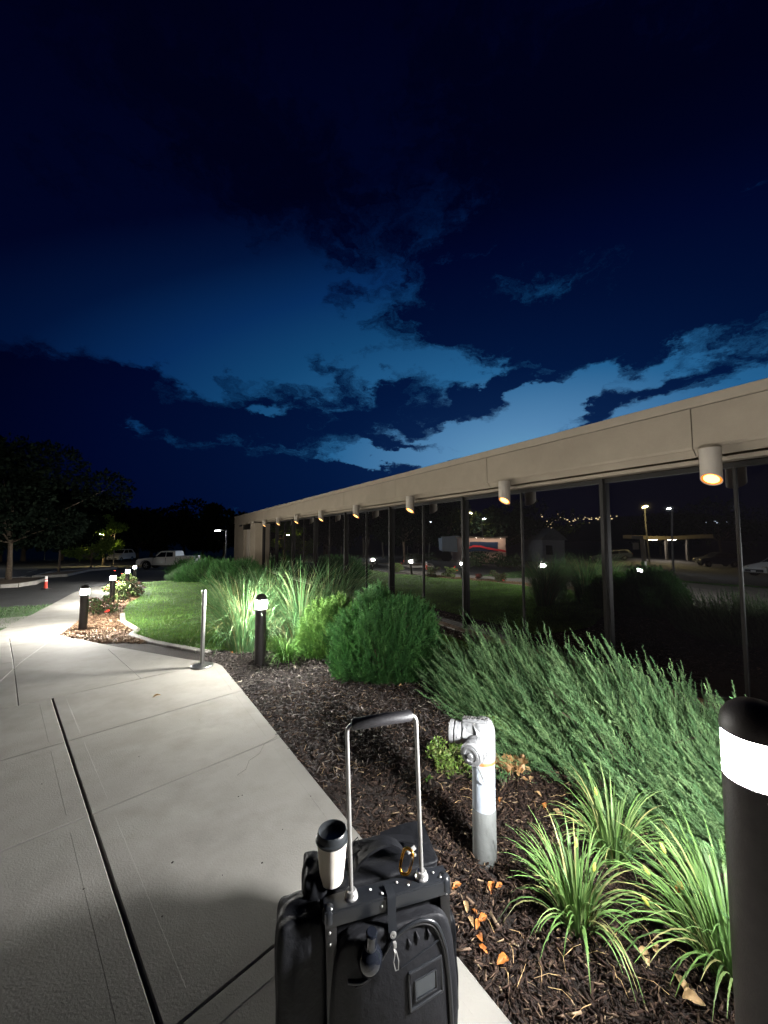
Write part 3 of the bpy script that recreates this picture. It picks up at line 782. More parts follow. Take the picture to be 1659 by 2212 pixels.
# rails and top bar
for x in (.0155, Wc - .0155):
    MB_().box((x, .010, Hc / 2 + .01), (.031, .020, Hc - .03), bev=.003).build('frame_rail', 'black_rail', cs, smooth=40)
mb = MB_().box((Wc / 2, .024, Hc + .0035), (Wc + .002, .052, .013), bev=.004); mb.box((Wc / 2, -.001, Hc - .013), (Wc + .002, .006, .036), bev=.002)
mb.build('top_bar', 'black_plastic', cs, smooth=40)
for x in (.012, Wc - .012): MB_().lathe([(0, -.02), (.018, -.02), (.018, .006), (.012, .014), (0, .016)], c=(x, .012, Hc - .002), n=16).build('corner_guard', 'black_plastic', cs, smooth=50)
for x, y, z, up in ((.018, .004, Hc + .011, 1), (.135, .03, Hc + .011, 1), (.165, .008, Hc + .011, 1), (.215, .03, Hc + .011, 1), (.245, .012, Hc + .011, 1), (.33, .03, Hc + .011, 1), (.345, .01, Hc + .011, 1), (.012, -.002, Hc - .045, 0), (Wc - .012, -.002, Hc - .03, 0), (.012, -.002, Hc - .075, 0), (.16, -.004, Hc - .012, 0)):
    MB_().lathe([(.0038, 0), (.0034, .0014), (.002, .0024), (0, .0028)], c=(x, y, z), n=12, axis=(0, 0, 1) if up else (0, -1, 0)).build('rivet', 'chrome', cs, smooth=60)
PLx, PRx, PY = .078, .292, .026
def rpole(x, sgn):
    z1 = 1.028; pts = [(x, PY, Hc + .01), (x, PY, z1 - .022)]
    for k in range(1, 6):
        a = k / 5 * math.pi / 2; pts.append((x + sgn * .02 * (1 - math.cos(a)), PY, z1 - .022 + .02 * math.sin(a)))
    return pts
for x, sg in ((PLx, 1), (PRx, -1)):
    MB_().tube(rpole(x, sg), .0062, 14).build('handle_pole', 'chrome', cs, smooth=40)
    MB_().lathe([(.0195, 0), (.0195, .005), (.016, .009), (.0155, .016), (.013, .020), (.0065, .020)], c=(x, PY, Hc + .009), n=24).build('pole_socket', 'chrome', cs, smooth=35)
MB_().tube([(PLx + .014, PY, 1.026), (PLx + .02, PY, 1.026), ((PLx + PRx) / 2, PY, 1.027), (PRx - .02, PY, 1.026), (PRx - .014, PY, 1.026)], [.013, .0165, .0170, .0165, .013], 20).build('handle_grip', 'grip_rubber', cs, smooth=50)
# top carry handle: arched strap and its fittings
def strap(pts, w, th, name, m, parent, side=(0, 1, 0)):
    mb = MB_(); s_ = Vector(side); rs = []
    for i, p in enumerate(pts):
        p = Vector(p); d = (Vector(pts[min(i + 1, len(pts) - 1)]) - Vector(pts[max(i - 1, 0)])).normalized(); nn = d.cross(s_).normalized()
        rs.append([mb.b.verts.new(p + s_ * w * a + nn * th * b2) for a, b2 in ((-.5, -.5), (.5, -.5), (.5, .5), (-.5, .5))])
    for A, B in zip(rs, rs[1:]):
        for k in range(4): mb.b.faces.new((A[k], A[(k + 1) % 4], B[(k + 1) % 4], B[k]))
    mb.b.faces.new(rs[0][::-1]); mb.b.faces.new(rs[-1]); return mb.build(name, m, parent, smooth=50)
strap([(.105, .12, Hc + .010), (.12, .12, Hc + .032), (.15, .122, Hc + .048), (.19, .125, Hc + .058), (.22, .125, Hc + .058), (.245, .122, Hc + .044), (.262, .12, Hc + .022)], .036, .007, 'carry_handle', 'nylon_soft', cs)
strap([(.07, .155, Hc + .018), (.12, .16, Hc + .034), (.2, .165, Hc + .040), (.27, .16, Hc + .030), (.31, .15, Hc + .022)], .03, .004, 'top_strap', 'nylon_soft', cs)
# raised rear flap standing up at the right back corner
mb = MB_(); fl = [(.20, .19, Hc - .01), (.37, .13, Hc - .004), (.366, .21, Hc + .020), (.30, .222, Hc + .014), (.215, .222, Hc + .002)]
mb.face(fl); r_ = bmesh.ops.extrude_face_region(mb.b, geom=mb.b.faces[:]); bmesh.ops.translate(mb.b, vec=(0, .012, .006), verts=[v for v in r_['geom'] if isinstance(v, bmesh.types.BMVert)])
mb.build('rear_flap', 'nylon_soft', cs, smooth=30)
# wire hook behind the left pole
MB_().tube([(.075, .15, Hc + .02), (.085, .15, Hc + .045), (.125, .165, Hc + .062), (.128, .165, Hc + .035)], .0018, 6).build('wire_hook', 'black_rail', cs)
MB_().box((.285, .10, Hc + .034), (.034, .012, .006), rot=Euler((R(20), 0, R(25))), bev=.002).build('strap_buckle', 'chrome', cs)
MB_().lathe([(.006, 0), (.006, .004), (.003, .006), (0, .006)], c=(.29, .085, Hc + .028), n=12).build('buckle_stud', 'chrome', cs, smooth=50)
# strap down the front and its snap
strap([(.186, .028, Hc + .0145), (.188, .0, Hc + .0145), (.188, -.009, Hc + .004), (.187, -.011, Hc - .03), (.182, -.033, Hc - .075)], .024, .003, 'front_strap', 'black_plastic', cs, side=(1, 0, 0))
MB_().lathe([(.009, 0), (.009, .002), (.004, .003), (.0035, .001), (0, .001)], c=(.183, -.034, Hc - .066), axis=(0, -1, .1), n=18).build('snap', 'chrome', cs, smooth=40)
# zip arc across the front
za = [(.055, -.040, .388), (.09, -.040, .384), (.12, -.040, .398), (.150, -.041, .430), (.18, -.041, .458), (.215, -.041, .474), (.255, -.041, .482), (.288, -.041, .478), (.312, -.040, .462), (.327, -.039, .43), (.338, -.037, .39), (.345, -.035, .33), (.349, -.034, .25), (.352, -.032, .12)]
def smooth_path(p, n=6):
    out = []; P = [Vector(q) for q in p]; P = [P[0] * 2 - P[1]] + P + [P[-1] * 2 - P[-2]]
    for i in range(1, len(P) - 2):
        for k in range(n):
            t = k / n; a, b, c, d = P[i - 1:i + 3]
            out.append(.5 * ((2 * b) + (c - a) * t + (2 * a - 5 * b + 4 * c - d) * t * t + (3 * b - a - 3 * c + d) * t ** 3))
    return out + [P[-2]]
zp = [Vector((p.x, YF(p.x, p.z) - .003, p.z)) for p in smooth_path(za)]
MB_().tube([p + Vector((0, .002, 0)) for p in zp], .0052, 8).build('zip_piping', 'black_plastic', cs, smooth=50)
MB_().tube([p + Vector((-.006, -.001, -.006)) for p in zp[4:]], .0024, 6).build('zip_teeth', 'black_rail', cs, smooth=50)
MB_().tube([(.180, -.050, .452), (.182, -.054, .446), (.176, -.058, .428), (.180, -.060, .408), (.188, -.060, .408), (.190, -.058, .428), (.186, -.054, .446), (.183, -.051, .452)], .0014, 6).build('zip_pull', 'chrome', cs)
MB_().box((.183, -.047, .460), (.010, .008, .014), bev=.002).build('zip_slider', 'chrome', cs)
MB_().tube([Vector((p.x, YF(p.x, p.z) - .001, p.z)) for p in smooth_path([(.20, 0, .395), (.25, 0, .408), (.30, 0, .418), (.335, 0, .425)])], .0022, 6).build('pocket_seam', 'black_plastic', cs, smooth=50)
for k, (x0, z0, z1) in enumerate(((.225, .452, .425), (.25, .462, .43), (.285, .458, .432))):
    MB_().tube([(x0, YF(x0, z0), z0), (x0 + .004, YF(x0, (z0 + z1) / 2) - .001, (z0 + z1) / 2), (x0 - .002, YF(x0, z1), z1)], [.001, .006, .001], 8).build('fabric_fold', 'nylon', cs, smooth=80)
# framed ID window
def quadframe(c, hw, hh, w, dep, y):
    mb = MB_(); cx_, cz_ = c
    pts = [Vector((cx_ + a * hw, YF(cx_ + a * hw, cz_ + b2 * hh) + (y + .040), cz_ + b2 * hh)) for a, b2 in ((-1, -1), (1, -.93), (1, 1.0), (-1, .92))]
    for i in range(4): 
        a, b2 = pts[i], pts[(i + 1) % 4]; mb.tube([a, (a + b2) / 2, b2], w, 8)
    return mb
quadframe((.270, .335), .050, .045, .0042, .004, -.042).build('window_frame', 'black_plastic', cs, smooth=60)
quadframe((.268, .334), .033, .024, .0022, .004, -.045).build('window_piping', 'black_plastic', cs, smooth=60)
wr = Euler((0, 0, math.atan2(YF(.32, .335) - YF(.22, .335), .10)))
MB_().box((.270, YF(.270, .335) + .002, .335), (.098, .006, .088), rot=wr, bev=.002).build('window_backing', 'nylon', cs)
MB_().box((.268, YF(.268, .334) - .002, .334), (.062, .003, .044), rot=wr, bev=.001).build('id_window', 'id_window', cs)
for x in (.03, Wc - .03):
    MB_().cyl((x - .012, Dc - .01, .028), (x + .012, Dc - .01, .028), .030, n=20).build('wheel', 'grip_rubber', cs, smooth=40)
    MB_().box((x, .02, .012), (.03, .03, .05)).build('foot', 'black_plastic', cs)
CM = Matrix.Translation(cs.location) @ cs.rotation_euler.to_matrix().to_4x4()
def cl3(x, y, z): return CM @ Vector((x, y, z))
# cup standing on the case
cup = thing('coffee_cup', 'white paper coffee cup with black lid standing on the case', 'cup', cl3(.026, .100, Hc + .006))
cup.location = (-.158, 1.232, .565); cup.scale = (1.08, 1.08, .98)
MB_().lathe([(0, .002), (.027, .002), (.0305, 0), (.0320, .004), (.0425, .118), (.043, .120)], n=40).build('cup_body', 'cup_paper', cup, smooth=40)
MB_().lathe([(.0430, .117), (.0445, .119), (.0448, .120), (.0462, .121), (.0462, .127), (.0425, .130), (.0412, .138), (.0402, .146), (.0385, .148), (.0365, .146), (.0350, .132), (.033, .130), (0, .129)], n=40).build('lid', 'cup_lid', cup, smooth=35)
MB_().box((0, .024, .1315), (.008, .003, .001)).build('sip_hole', 'black_plastic', cup)
# brass carabiner
cb = thing('carabiner', 'small orange gold carabiner clipped beside the right handle pole', 'carabiner', cl3(.253, .050, Hc + .045))
cb.rotation_euler = (R(62), R(10), R(-20))
pts = [(-.014, -.022, 0), (-.016, 0, 0), (-.014, .022, 0), (-.006, .030, 0), (.006, .030, 0), (.014, .020, 0), (.015, -.012, 0), (.010, -.026, 0), (-.006, -.030, 0), (-.014, -.022, 0)]
MB_().tube(smooth_path(pts, 4), .0044, 8).build('hook_body', 'brass', cb, smooth=60)
MB_().tube([(.015, -.010, .002), (.014, .018, .002)], .0028, 8).build('gate', 'chrome', cb, smooth=60)
# bottle in the front pocket
bt = thing('dark_bottle', 'small glossy dark bottle tucked into the front of the case', 'bottle', cl3(.115, -.036, .432)); bt.rotation_euler = (R(8), R(4), 0)
MB_().lathe([(0, -.036), (.018, -.031), (.030, -.016), (.0345, .002), (.032, .018), (.023, .031), (.014, .038), (.012, .044)], n=28).build('bottle_body', 'bottle_glass', bt, smooth=60)
MB_().lathe([(.012, .042), (.0155, .043), (.0160, .078), (.013, .083), (0, .083)], n=12).build('screw_cap', 'bottle_glass', bt, smooth=30)
MB_().lathe([(.013, .036), (.0165, .038), (.0165, .041), (.0125, .042)], n=20).build('neck_ring', 'black_plastic', bt, smooth=40)

# ------------------------------------------------------------------ vegetation builders
def plume(seed, ntw=20, curve=.12, spread=.20, w=.016, a0=.45, a1=.85):
    r = np.random.default_rng(seed); Vv = []; F = []
    def strip(p, q, wd, side):
        p, q, side = np.array(p), np.array(q), np.array(side); k = len(Vv)
        Vv.extend([p - side * wd, p + side * wd, q]); F.append([k, k + 1, k + 2])
    P = lambda s: np.array([curve * s * s, .03 * math.sin(s * 7), s])
    for i in range(5):
        a, b = P(i / 5), P(min(1, (i + 1.3) / 5)); strip(a, b, w * .55 * (1 - i / 7), (0, 1, 0)); strip(a, b, w * .55 * (1 - i / 7), (1, 0, 0))
    for i in range(ntw):
        s_ = .12 + .84 * i / ntw; a = r.uniform(0, 6.28); l = spread * (1.05 - s_) + spread * .35; an = r.uniform(a0, a1)
        d = np.array([math.cos(a) * math.sin(an), math.sin(a) * math.sin(an), math.cos(an)]); p = P(s_); q = p + d * l
        sd = np.cross(d, [math.sin(a), -math.cos(a), .3]); sd /= np.linalg.norm(sd); strip(p, q, w, sd)
        for j in (.4, .7):
            d2 = d + r.normal(0, .45, 3); d2 /= np.linalg.norm(d2); strip(p + d * l * j, p + d * l * j + d2 * l * .45, w * .8, sd)
    return np.array(Vv), np.array(F)
PL = [plume(i) for i in range(5)]
PJ = [plume(20 + i, ntw=34, curve=.05, spread=.13, w=.010, a0=.30, a1=.65) for i in range(6)]
def mound_points(n, rx, ry, h, seed, lump=.12):
    from mathutils import noise as mn
    r = np.random.default_rng(seed); a = r.uniform(0, 2 * np.pi, n); cz = r.uniform(-.12, 1, n) ** 1.0
    sr = np.sqrt(np.clip(1 - np.clip(cz, -.2, 1) ** 2, 0, 1)); N_ = np.column_stack([sr * np.cos(a), sr * np.sin(a), cz])
    k = np.array([1 + lump * 2 * mn.noise(Vector(p) * 2.3 + Vector((seed, 0, 0))) for p in N_]); k *= r.uniform(.80, 1.0, n)
    P = N_ * k[:, None] * [rx, ry, h]; return P, N_, k
def shrub(name, label, cat, loc, rx, ry, h, n, L, lean, leanw, cols, seed, group=None, rz=0, up=.25, PL=PL, dn=.17, fr=0):
    root = thing(name, label, cat, loc, rz, group)
    P, N_, k = mound_points(n, rx, ry, h, seed); r = np.random.default_rng(seed + 50)
    D = N_ * (1 - leanw) + np.array(lean) * leanw + [0, 0, up] + r.normal(0, dn, (n, 3)); D /= np.linalg.norm(D, axis=1, keepdims=True)
    Ls = r.uniform(.65, 1.25, n) * L; P = P - D * Ls[:, None] * .55; P[:, 2] = np.maximum(P[:, 2], .01)
    if fr:                                  # fronds: plumes strung along a longer leading shoot
        nc = n // fr; sel = r.choice(n, nc, replace=False); C, DC_ = P[sel], D[sel]; fl_ = r.uniform(.7, 1.3, nc) * L * 1.25
        idx = np.repeat(np.arange(nc), fr); sp_ = np.tile(np.linspace(0, 1, fr), nc); k3 = len(idx)
        off = r.normal(0, 1, (k3, 3)); off -= DC_[idx] * np.sum(off * DC_[idx], axis=1, keepdims=True); off /= np.linalg.norm(off, axis=1, keepdims=True)
        P = C[idx] + DC_[idx] * (sp_ * fl_[idx])[:, None] - DC_[idx] * (fl_[idx] * .35)[:, None]
        D = DC_[idx] + off * (.50 * (1 - sp_) + .03)[:, None] + [0, 0, .08]; D /= np.linalg.norm(D, axis=1, keepdims=True)
        Ls = fl_[idx] * (.50 - .26 * sp_) * r.uniform(.8, 1.2, k3); n = k3; P[:, 2] = np.maximum(P[:, 2], .01); frc = r.uniform(.62, 1.3, nc)[idx]
    else: frc = np.ones(n)
    Vs = []; Fs = []; Ts = []; o_ = 0; which = r.integers(0, len(PL), n); cc = np.array(cols)
    for w_ in range(len(PL)):
        m_ = which == w_; tv, tf = PL[w_]; kk = int(m_.sum())
        if not kk: continue
        Vv, F = scatter(tv, tf, P[m_], frames(D[m_], r.uniform(0, 6.28, kk)), Ls[m_])
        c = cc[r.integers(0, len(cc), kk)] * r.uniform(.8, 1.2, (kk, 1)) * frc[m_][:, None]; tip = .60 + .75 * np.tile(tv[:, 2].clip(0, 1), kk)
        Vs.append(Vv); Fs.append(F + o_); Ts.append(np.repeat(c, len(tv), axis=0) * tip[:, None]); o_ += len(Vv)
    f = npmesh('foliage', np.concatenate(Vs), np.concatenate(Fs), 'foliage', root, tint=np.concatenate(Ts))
    # woody inner twigs
    mb = MB_()
    for i in range(14):
        a = random.uniform(0, 6.28); e = (math.cos(a) * rx * .6, math.sin(a) * ry * .6, h * random.uniform(.3, .8)); mb.tube([(0, 0, -.05), (e[0] * .4, e[1] * .4, e[2] * .5), e], [.016, .011, .005], 5)
    mb.build('stems', 'bark', root)
    return root
def blades(name, label, cat, loc, n, L, wd, arch, cols, seed, base_r=.12, seg=7, spread=.5, group=None, bias=(0, 0), as_parts=False, droop=1.0):
    root = thing(name, label, cat, loc, 0, group); r = np.random.default_rng(seed); Vs = []; Fs = []; Ts = []; o_ = 0; cc = np.array(cols)
    for i in range(n):
        a = r.uniform(0, 6.28); rb = base_r * math.sqrt(r.uniform(0, 1)); l = L * r.uniform(.6, 1.12); tilt = abs(r.normal(0, spread)) + .05; tilt = min(tilt, 1.15)
        ax = np.array([math.cos(a) + bias[0], math.sin(a) + bias[1], 0]); ax /= max(.3, np.linalg.norm(ax)); side = np.array([-ax[1], ax[0], 0]); th = tilt * .45
        p = np.array([rb * math.cos(a), rb * math.sin(a), 0.]); k = r.uniform(.6, 1.4) * arch * (0.5 + tilt); Vv = []
        for s_ in range(seg + 1):
            u = s_ / seg; w_ = wd * min(1, .55 + u * 2.2) * (1 - u ** 2.6) * r.uniform(.97, 1.03) + .0006
            nrm = np.cross(side, ax * math.sin(th) + np.array([0, 0, math.cos(th)]))
            Vv += [p - side * w_ + nrm * w_ * .35, p, p + side * w_ + nrm * w_ * .35]
            d = ax * math.sin(th) + np.array([0, 0, math.cos(th)]); p = p + d * l / seg; p[2] = max(p[2], .004); th = min(th + k / seg * (0.4 + 1.5 * u) * droop, 2.5)
        F = []
        for s_ in range(seg):
            b0 = s_ * 3; F += [[b0, b0 + 1, b0 + 4, b0 + 3], [b0 + 1, b0 + 2, b0 + 5, b0 + 4]]
        c = cc[r.integers(0, len(cc))] * r.uniform(.7, 1.3); tipc = np.array([1 + .25 * (j // 3) / seg for j in range(len(Vv))])[:, None]
        if as_parts: npmesh('leaf', Vv, F, 'leafy', root, tint=c * tipc, smooth=True)
        else: Vs.append(np.array(Vv)); Fs.append(np.array(F) + o_); Ts.append(c * tipc); o_ += len(Vv)
    if not as_parts: npmesh('blades', np.concatenate(Vs), np.concatenate(Fs), 'leafy', root, tint=np.concatenate(Ts))
    return root
def leafball(name, label, cat, loc, pts, size, cols, seed, group=None, stem=True, mt='leafy', lift=.6):
    """small leaved plant: leaves round the given blobs (x,y,z,r,count)"""
    root = thing(name, label, cat, loc, 0, group); r = np.random.default_rng(seed); P = []; D = []
    for x, y, z, rr, c in pts:
        v = r.normal(0, 1, (c, 3)); v /= np.linalg.norm(v, axis=1, keepdims=True); v[:, 2] = np.where(v[:, 2] < -.3, -v[:, 2], v[:, 2])
        P.append(np.array([x, y, z]) + v * rr * r.uniform(.45, 1.0, (c, 1)) * [1, 1, .8]); D.append(v + r.normal(0, .5, (c, 3)) + [0, 0, lift])
    P = np.concatenate(P); D = np.concatenate(D); n = len(P); P[:, 2] = np.maximum(P[:, 2], .01)
    tv = np.array([[0, 0, 0], [-.32, .06, .45], [0, -.04, .5], [.32, .06, .45], [0, .05, 1.]]); tf = np.array([[0, 2, 1], [0, 3, 2], [1, 2, 4], [2, 3, 4]])
    Vv, F = scatter(tv, tf, P, frames(D, r.uniform(0, 6.28, n)), r.uniform(.6, 1.3, n) * size); cc = np.array(cols)
    c = cc[r.integers(0, len(cc), n)] * r.uniform(.65, 1.35, (n, 1)); npmesh('foliage', Vv, F, mt, root, tint=np.repeat(c, 5, axis=0))
    if stem:
        mb = MB_()
        for x, y, z, rr, c in pts: mb.tube([(0, 0, -.03), (x * .5, y * .5, z * .55), (x, y, z)], [.008, .006, .003], 5)
        mb.build('stems', 'bark', root)
    return root
def at(n, t): x, y = ntv(n, t); return (x, y, T(x, y) - .01)

# spreading junipers between the pipe and the glass
JG = [(.105, .195, .080), (.13, .23, .095), (.082, .165, .068), (.17, .27, .115)]
LEAN = (-.72, .18, .60)
shrub('spreading_juniper', 'feathery green juniper nearest the right bollard, below the largest downlight', 'shrub', at(3.02, .45), .98, .84, .62, 5400, .42, LEAN, .66, JG, 11, up=.22, PL=PJ, dn=.12, fr=9)
shrub('spreading_juniper', 'feathery green juniper in the middle of the right mass, behind the daylilies', 'shrub', at(3.02, 1.65), .88, .86, .62, 5400, .42, LEAN, .66, JG, 12, up=.22, PL=PJ, dn=.12, fr=9)
shrub('spreading_juniper', 'feathery green juniper at the left end of the right mass, behind the standpipe', 'shrub', at(3.10, 2.75), .78, .80, .66, 4900, .40, LEAN, .64, JG, 13, up=.22, PL=PJ, dn=.12, fr=9)
# round bush and its paler neighbour
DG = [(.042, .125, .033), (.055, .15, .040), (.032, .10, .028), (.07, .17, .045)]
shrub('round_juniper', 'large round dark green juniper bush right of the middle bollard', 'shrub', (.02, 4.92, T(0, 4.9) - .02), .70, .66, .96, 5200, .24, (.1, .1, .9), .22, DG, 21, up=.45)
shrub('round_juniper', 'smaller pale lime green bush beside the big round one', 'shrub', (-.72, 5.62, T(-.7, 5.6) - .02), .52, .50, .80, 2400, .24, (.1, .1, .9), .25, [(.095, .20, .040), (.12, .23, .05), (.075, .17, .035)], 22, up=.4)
# tall ornamental grasses
GG = [(.24, .24, .12), (.10, .22, .085), (.12, .24, .095), (.09, .20, .08), (.10, .22, .085), (.12, .25, .09), (.10, .22, .09), (.11, .22, .075), (.065, .155, .055), (.14, .23, .095), (.20, .20, .08)]
for i, (x, y, n, L_, lab, sd) in enumerate([
        (-2.05, 5.75, 620, 1.20, 'tall arching ornamental grass directly behind the steel post', 31),
        (-1.30, 6.15, 620, 1.35, 'tall arching ornamental grass right behind the middle bollard', 32),
        (-.95, 7.1, 560, 1.45, 'tall arching ornamental grass sweeping right toward the glass', 33),
        (-2.05, 7.0, 520, 1.40, 'tall ornamental grass in the second row, above the steel post', 34),
        (-2.7, 6.9, 380, 1.25, 'ornamental grass clump at the left end of the row, bordering the lawn', 36)]):
    blades('ornamental_grass', lab, 'grass clump', (x, y, T(x, y) - .01), n, L_, .0042, 1.5, GG, sd, base_r=.22, seg=9, spread=.46, group='ornamental grasses', bias=(.45 if 'sweeping' in lab else .12, 0))
blades('small_grass_clump', 'small bright green grass tuft at the foot of the middle bollard', 'grass clump', (-1.28, 5.12, T(-1.28, 5.12)), 260, .36, .0042, 1.9, [(.07, .17, .03), (.09, .2, .04)], 41, base_r=.09, seg=7, spread=.7)
blades('small_grass_clump', 'low green tuft hiding behind the small bright one', 'grass clump', (-.98, 5.3, T(-.98, 5.3)), 160, .30, .0042, 1.9, [(.06, .15, .03), (.07, .17, .04)], 42, base_r=.08, seg=7, spread=.7)
# daylilies, every leaf its own part
LC = [(.10, .19, .055), (.14, .23, .075), (.08, .15, .045), (.18, .26, .09), (.09, .17, .05), (.12, .21, .06), (.11, .20, .055), (.10, .19, .05), (.12, .22, .06), (.13, .22, .06), (.10, .18, .05), (.26, .25, .10)]
dl = []
for (x, y, n, L_, lab, sd, bi) in [(.80, 1.70, 140, .37, 'daylily clump in front of the standpipe, lowest and leftmost of the three', 51, (-.12, .12)),
                                   (1.14, 2.02, 130, .40, 'daylily clump at the foot of the juniper, rearmost of the three', 52, (-.15, .05)),
                                   (1.26, 1.52, 190, .50, 'large daylily clump leaning out beside the nearest bollard', 53, (-.55, .30))]:
    dl.append(blades('daylily', lab, 'plant', (x, y, T(x, y) - .01), n, L_, .0042, 1.25, LC, sd, base_r=.065, seg=8, spread=.80, group='daylilies', bias=bi, as_parts=True, droop=1.1))
for d, spots_ in zip(dl, [[(.07, -.01, .22), (.03, .05, .27)], [(-.06, .02, .30)], [(-.20, .10, .26), (-.26, .02, .22), (-.12, .12, .33)]]):
    for x, y, z in spots_:
        mb = MB_(); mb.tube([(0, 0, 0), (x * .5, y * .5, z * .6), (x, y, z)], [.003, .0025, .002], 5); s_ = mb.build('scape', 'scape', d) if 'scape' in MATS else (mat('scape', (.12, .2, .05), .6), mb.build('scape', 'scape', d))[1]
        if 'bud_yellow' not in MATS: mat('bud_yellow', (.55, .55, .10), .5)
        mb = MB_(); mb.lathe([(0, -.002), (.006, .008), (.0075, .020), (.004, .036), (0, .042)], n=8, c=(x, y, z), axis=(x, y, .35)); mb.build('bud', 'bud_yellow', d, smooth=60)
# leafy ground plants by the standpipe
GC = [(.17, .27, .055), (.20, .31, .07), (.13, .23, .05), (.24, .27, .09)]
pA = G(985, 1668); pB = G(1078, 1592); pC = G(1087, 1700); pD = G(930, 1690)
def blobs(n, rx, ry, h, rr, c, sd):
    r = random.Random(sd); return [(r.uniform(-rx, rx), r.uniform(-ry, ry), r.uniform(.02, h), rr, c) for _ in range(n)]
leafball('sedum_plant', 'bright green small leaved plant left of the standpipe', 'plant', pA, blobs(26, .15, .12, .13, .055, 60, 1), .022, GC, 61)
leafball('sedum_plant', 'bright green small leaved plant peeking out right of the standpipe', 'plant', pB, blobs(14, .08, .08, .12, .055, 50, 2), .022, GC, 62)
leafball('sedum_plant', 'tiny green seedling with lilac bud right of the white pipe', 'plant', pC, blobs(5, .025, .025, .09, .03, 26, 3), .016, [(.08, .16, .06)], 63)
leafball('sedum_plant', 'tiny isolated green sprout in the mulch left of the plant', 'plant', pD, blobs(2, .012, .012, .03, .018, 16, 4), .015, [(.12, .26, .05)], 64)
# withered tan twig clump
wt = leafball('withered_plant', 'withered tan leaf clump behind the white pipe', 'plant', G(1108, 1675), blobs(8, .07, .05, .05, .05, 20, 5), .045, [(.50, .28, .12), (.58, .36, .18), (.40, .22, .10)], 65)
# roses along the far bollards
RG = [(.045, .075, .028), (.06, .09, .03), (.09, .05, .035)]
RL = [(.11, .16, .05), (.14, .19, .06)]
def rose(px, py, s, cols, lab, sd, fl):
    p = G(px, py); o = leafball('rose_bush', lab, 'shrub', p, blobs(16, .30 * s, .25 * s, .42 * s, .13 * s, 70, sd), .06 * s, cols, sd, group='rose bushes along the path')
    for x, y, z in fl:
        mb = MB_()
        for k in range(7):
            a = k * .9; mb.lathe([(0, 0), (.016, .008), (.020, .024), (.010, .03)], c=(x * s + .012 * math.cos(a), y * s + .012 * math.sin(a), z * s), axis=(math.cos(a), math.sin(a), 1.2), n=8)
        mb.build('flower', 'petal', o, smooth=60)
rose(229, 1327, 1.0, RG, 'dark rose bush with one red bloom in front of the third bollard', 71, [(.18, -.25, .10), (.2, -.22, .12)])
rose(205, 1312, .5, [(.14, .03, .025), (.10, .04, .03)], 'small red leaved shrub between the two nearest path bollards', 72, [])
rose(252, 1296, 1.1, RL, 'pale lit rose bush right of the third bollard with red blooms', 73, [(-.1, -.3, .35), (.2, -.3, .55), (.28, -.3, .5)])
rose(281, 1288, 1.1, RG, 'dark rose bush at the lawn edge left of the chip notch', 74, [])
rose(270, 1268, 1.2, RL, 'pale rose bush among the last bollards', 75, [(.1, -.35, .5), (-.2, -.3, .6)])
# low junipers at the far end of the building
for px, py, n_, rx, ry, h, lab, sd, cols in [(402, 1254, 900, 1.0, .9, .62, 'low pale green shrub at the far left end of the lawn', 81, [(.06, .11, .05)]),
                                     (452, 1256, 1100, 1.7, 1.2, 1.15, 'broad dark shrub in front of the building end wall', 82, DG),
                                     (515, 1262, 1100, 1.5, 1.2, 1.15, 'dark shrub before the slatted opening', 83, DG),
                                     (425, 1240, 900, 2.2, 1.2, 1.3, 'dark shrub mass behind the pale low one', 84, DG)]:
    shrub('hedge_shrub', lab, 'shrub', G(px, py), rx, ry, h, n_, .42, (0, 0, 1), .2, cols, sd, group='shrubs at the building end', up=.4)

# ------------------------------------------------------------------ fallen leaves, twigs
mat('dead_leaf_orange', (.50, .17, .035), .6, var=.3, vscale=40, trans=.15)
mat('dead_leaf_tan', (.50, .33, .16), .7, var=.25, vscale=40, trans=.15)
def leafmesh(sd, L_):
    r = random.Random(sd); b = bmesh.new(); rows = []
    n = 7; curl = r.uniform(.5, 1.3)
    for i in range(n + 1):
        u = i / n; w_ = L_ * .26 * math.sin(math.pi * min(1, u * .92 + .04)) ** .9 * (1 + .12 * math.sin(i * 2.3 + sd)); z = L_ * (.12 * math.sin(u * 3.1) + .06 * r.random())
        row = []
        for j, v in enumerate((-1, -.5, 0, .5, 1)): row.append(b.verts.new((w_ * v, L_ * (u - .5), z + abs(v) ** 1.5 * w_ * curl * (.7 + .5 * r.random()))))
        rows.append(row)
    for A, B in zip(rows, rows[1:]):
        for k in range(4): b.faces.new((A[k], A[k + 1], B[k + 1], B[k]))
    me = bpy.data.meshes.new('fallen_leaf'); b.to_mesh(me); b.free(); me.polygons.foreach_set('use_smooth', [True] * len(me.polygons)); return me
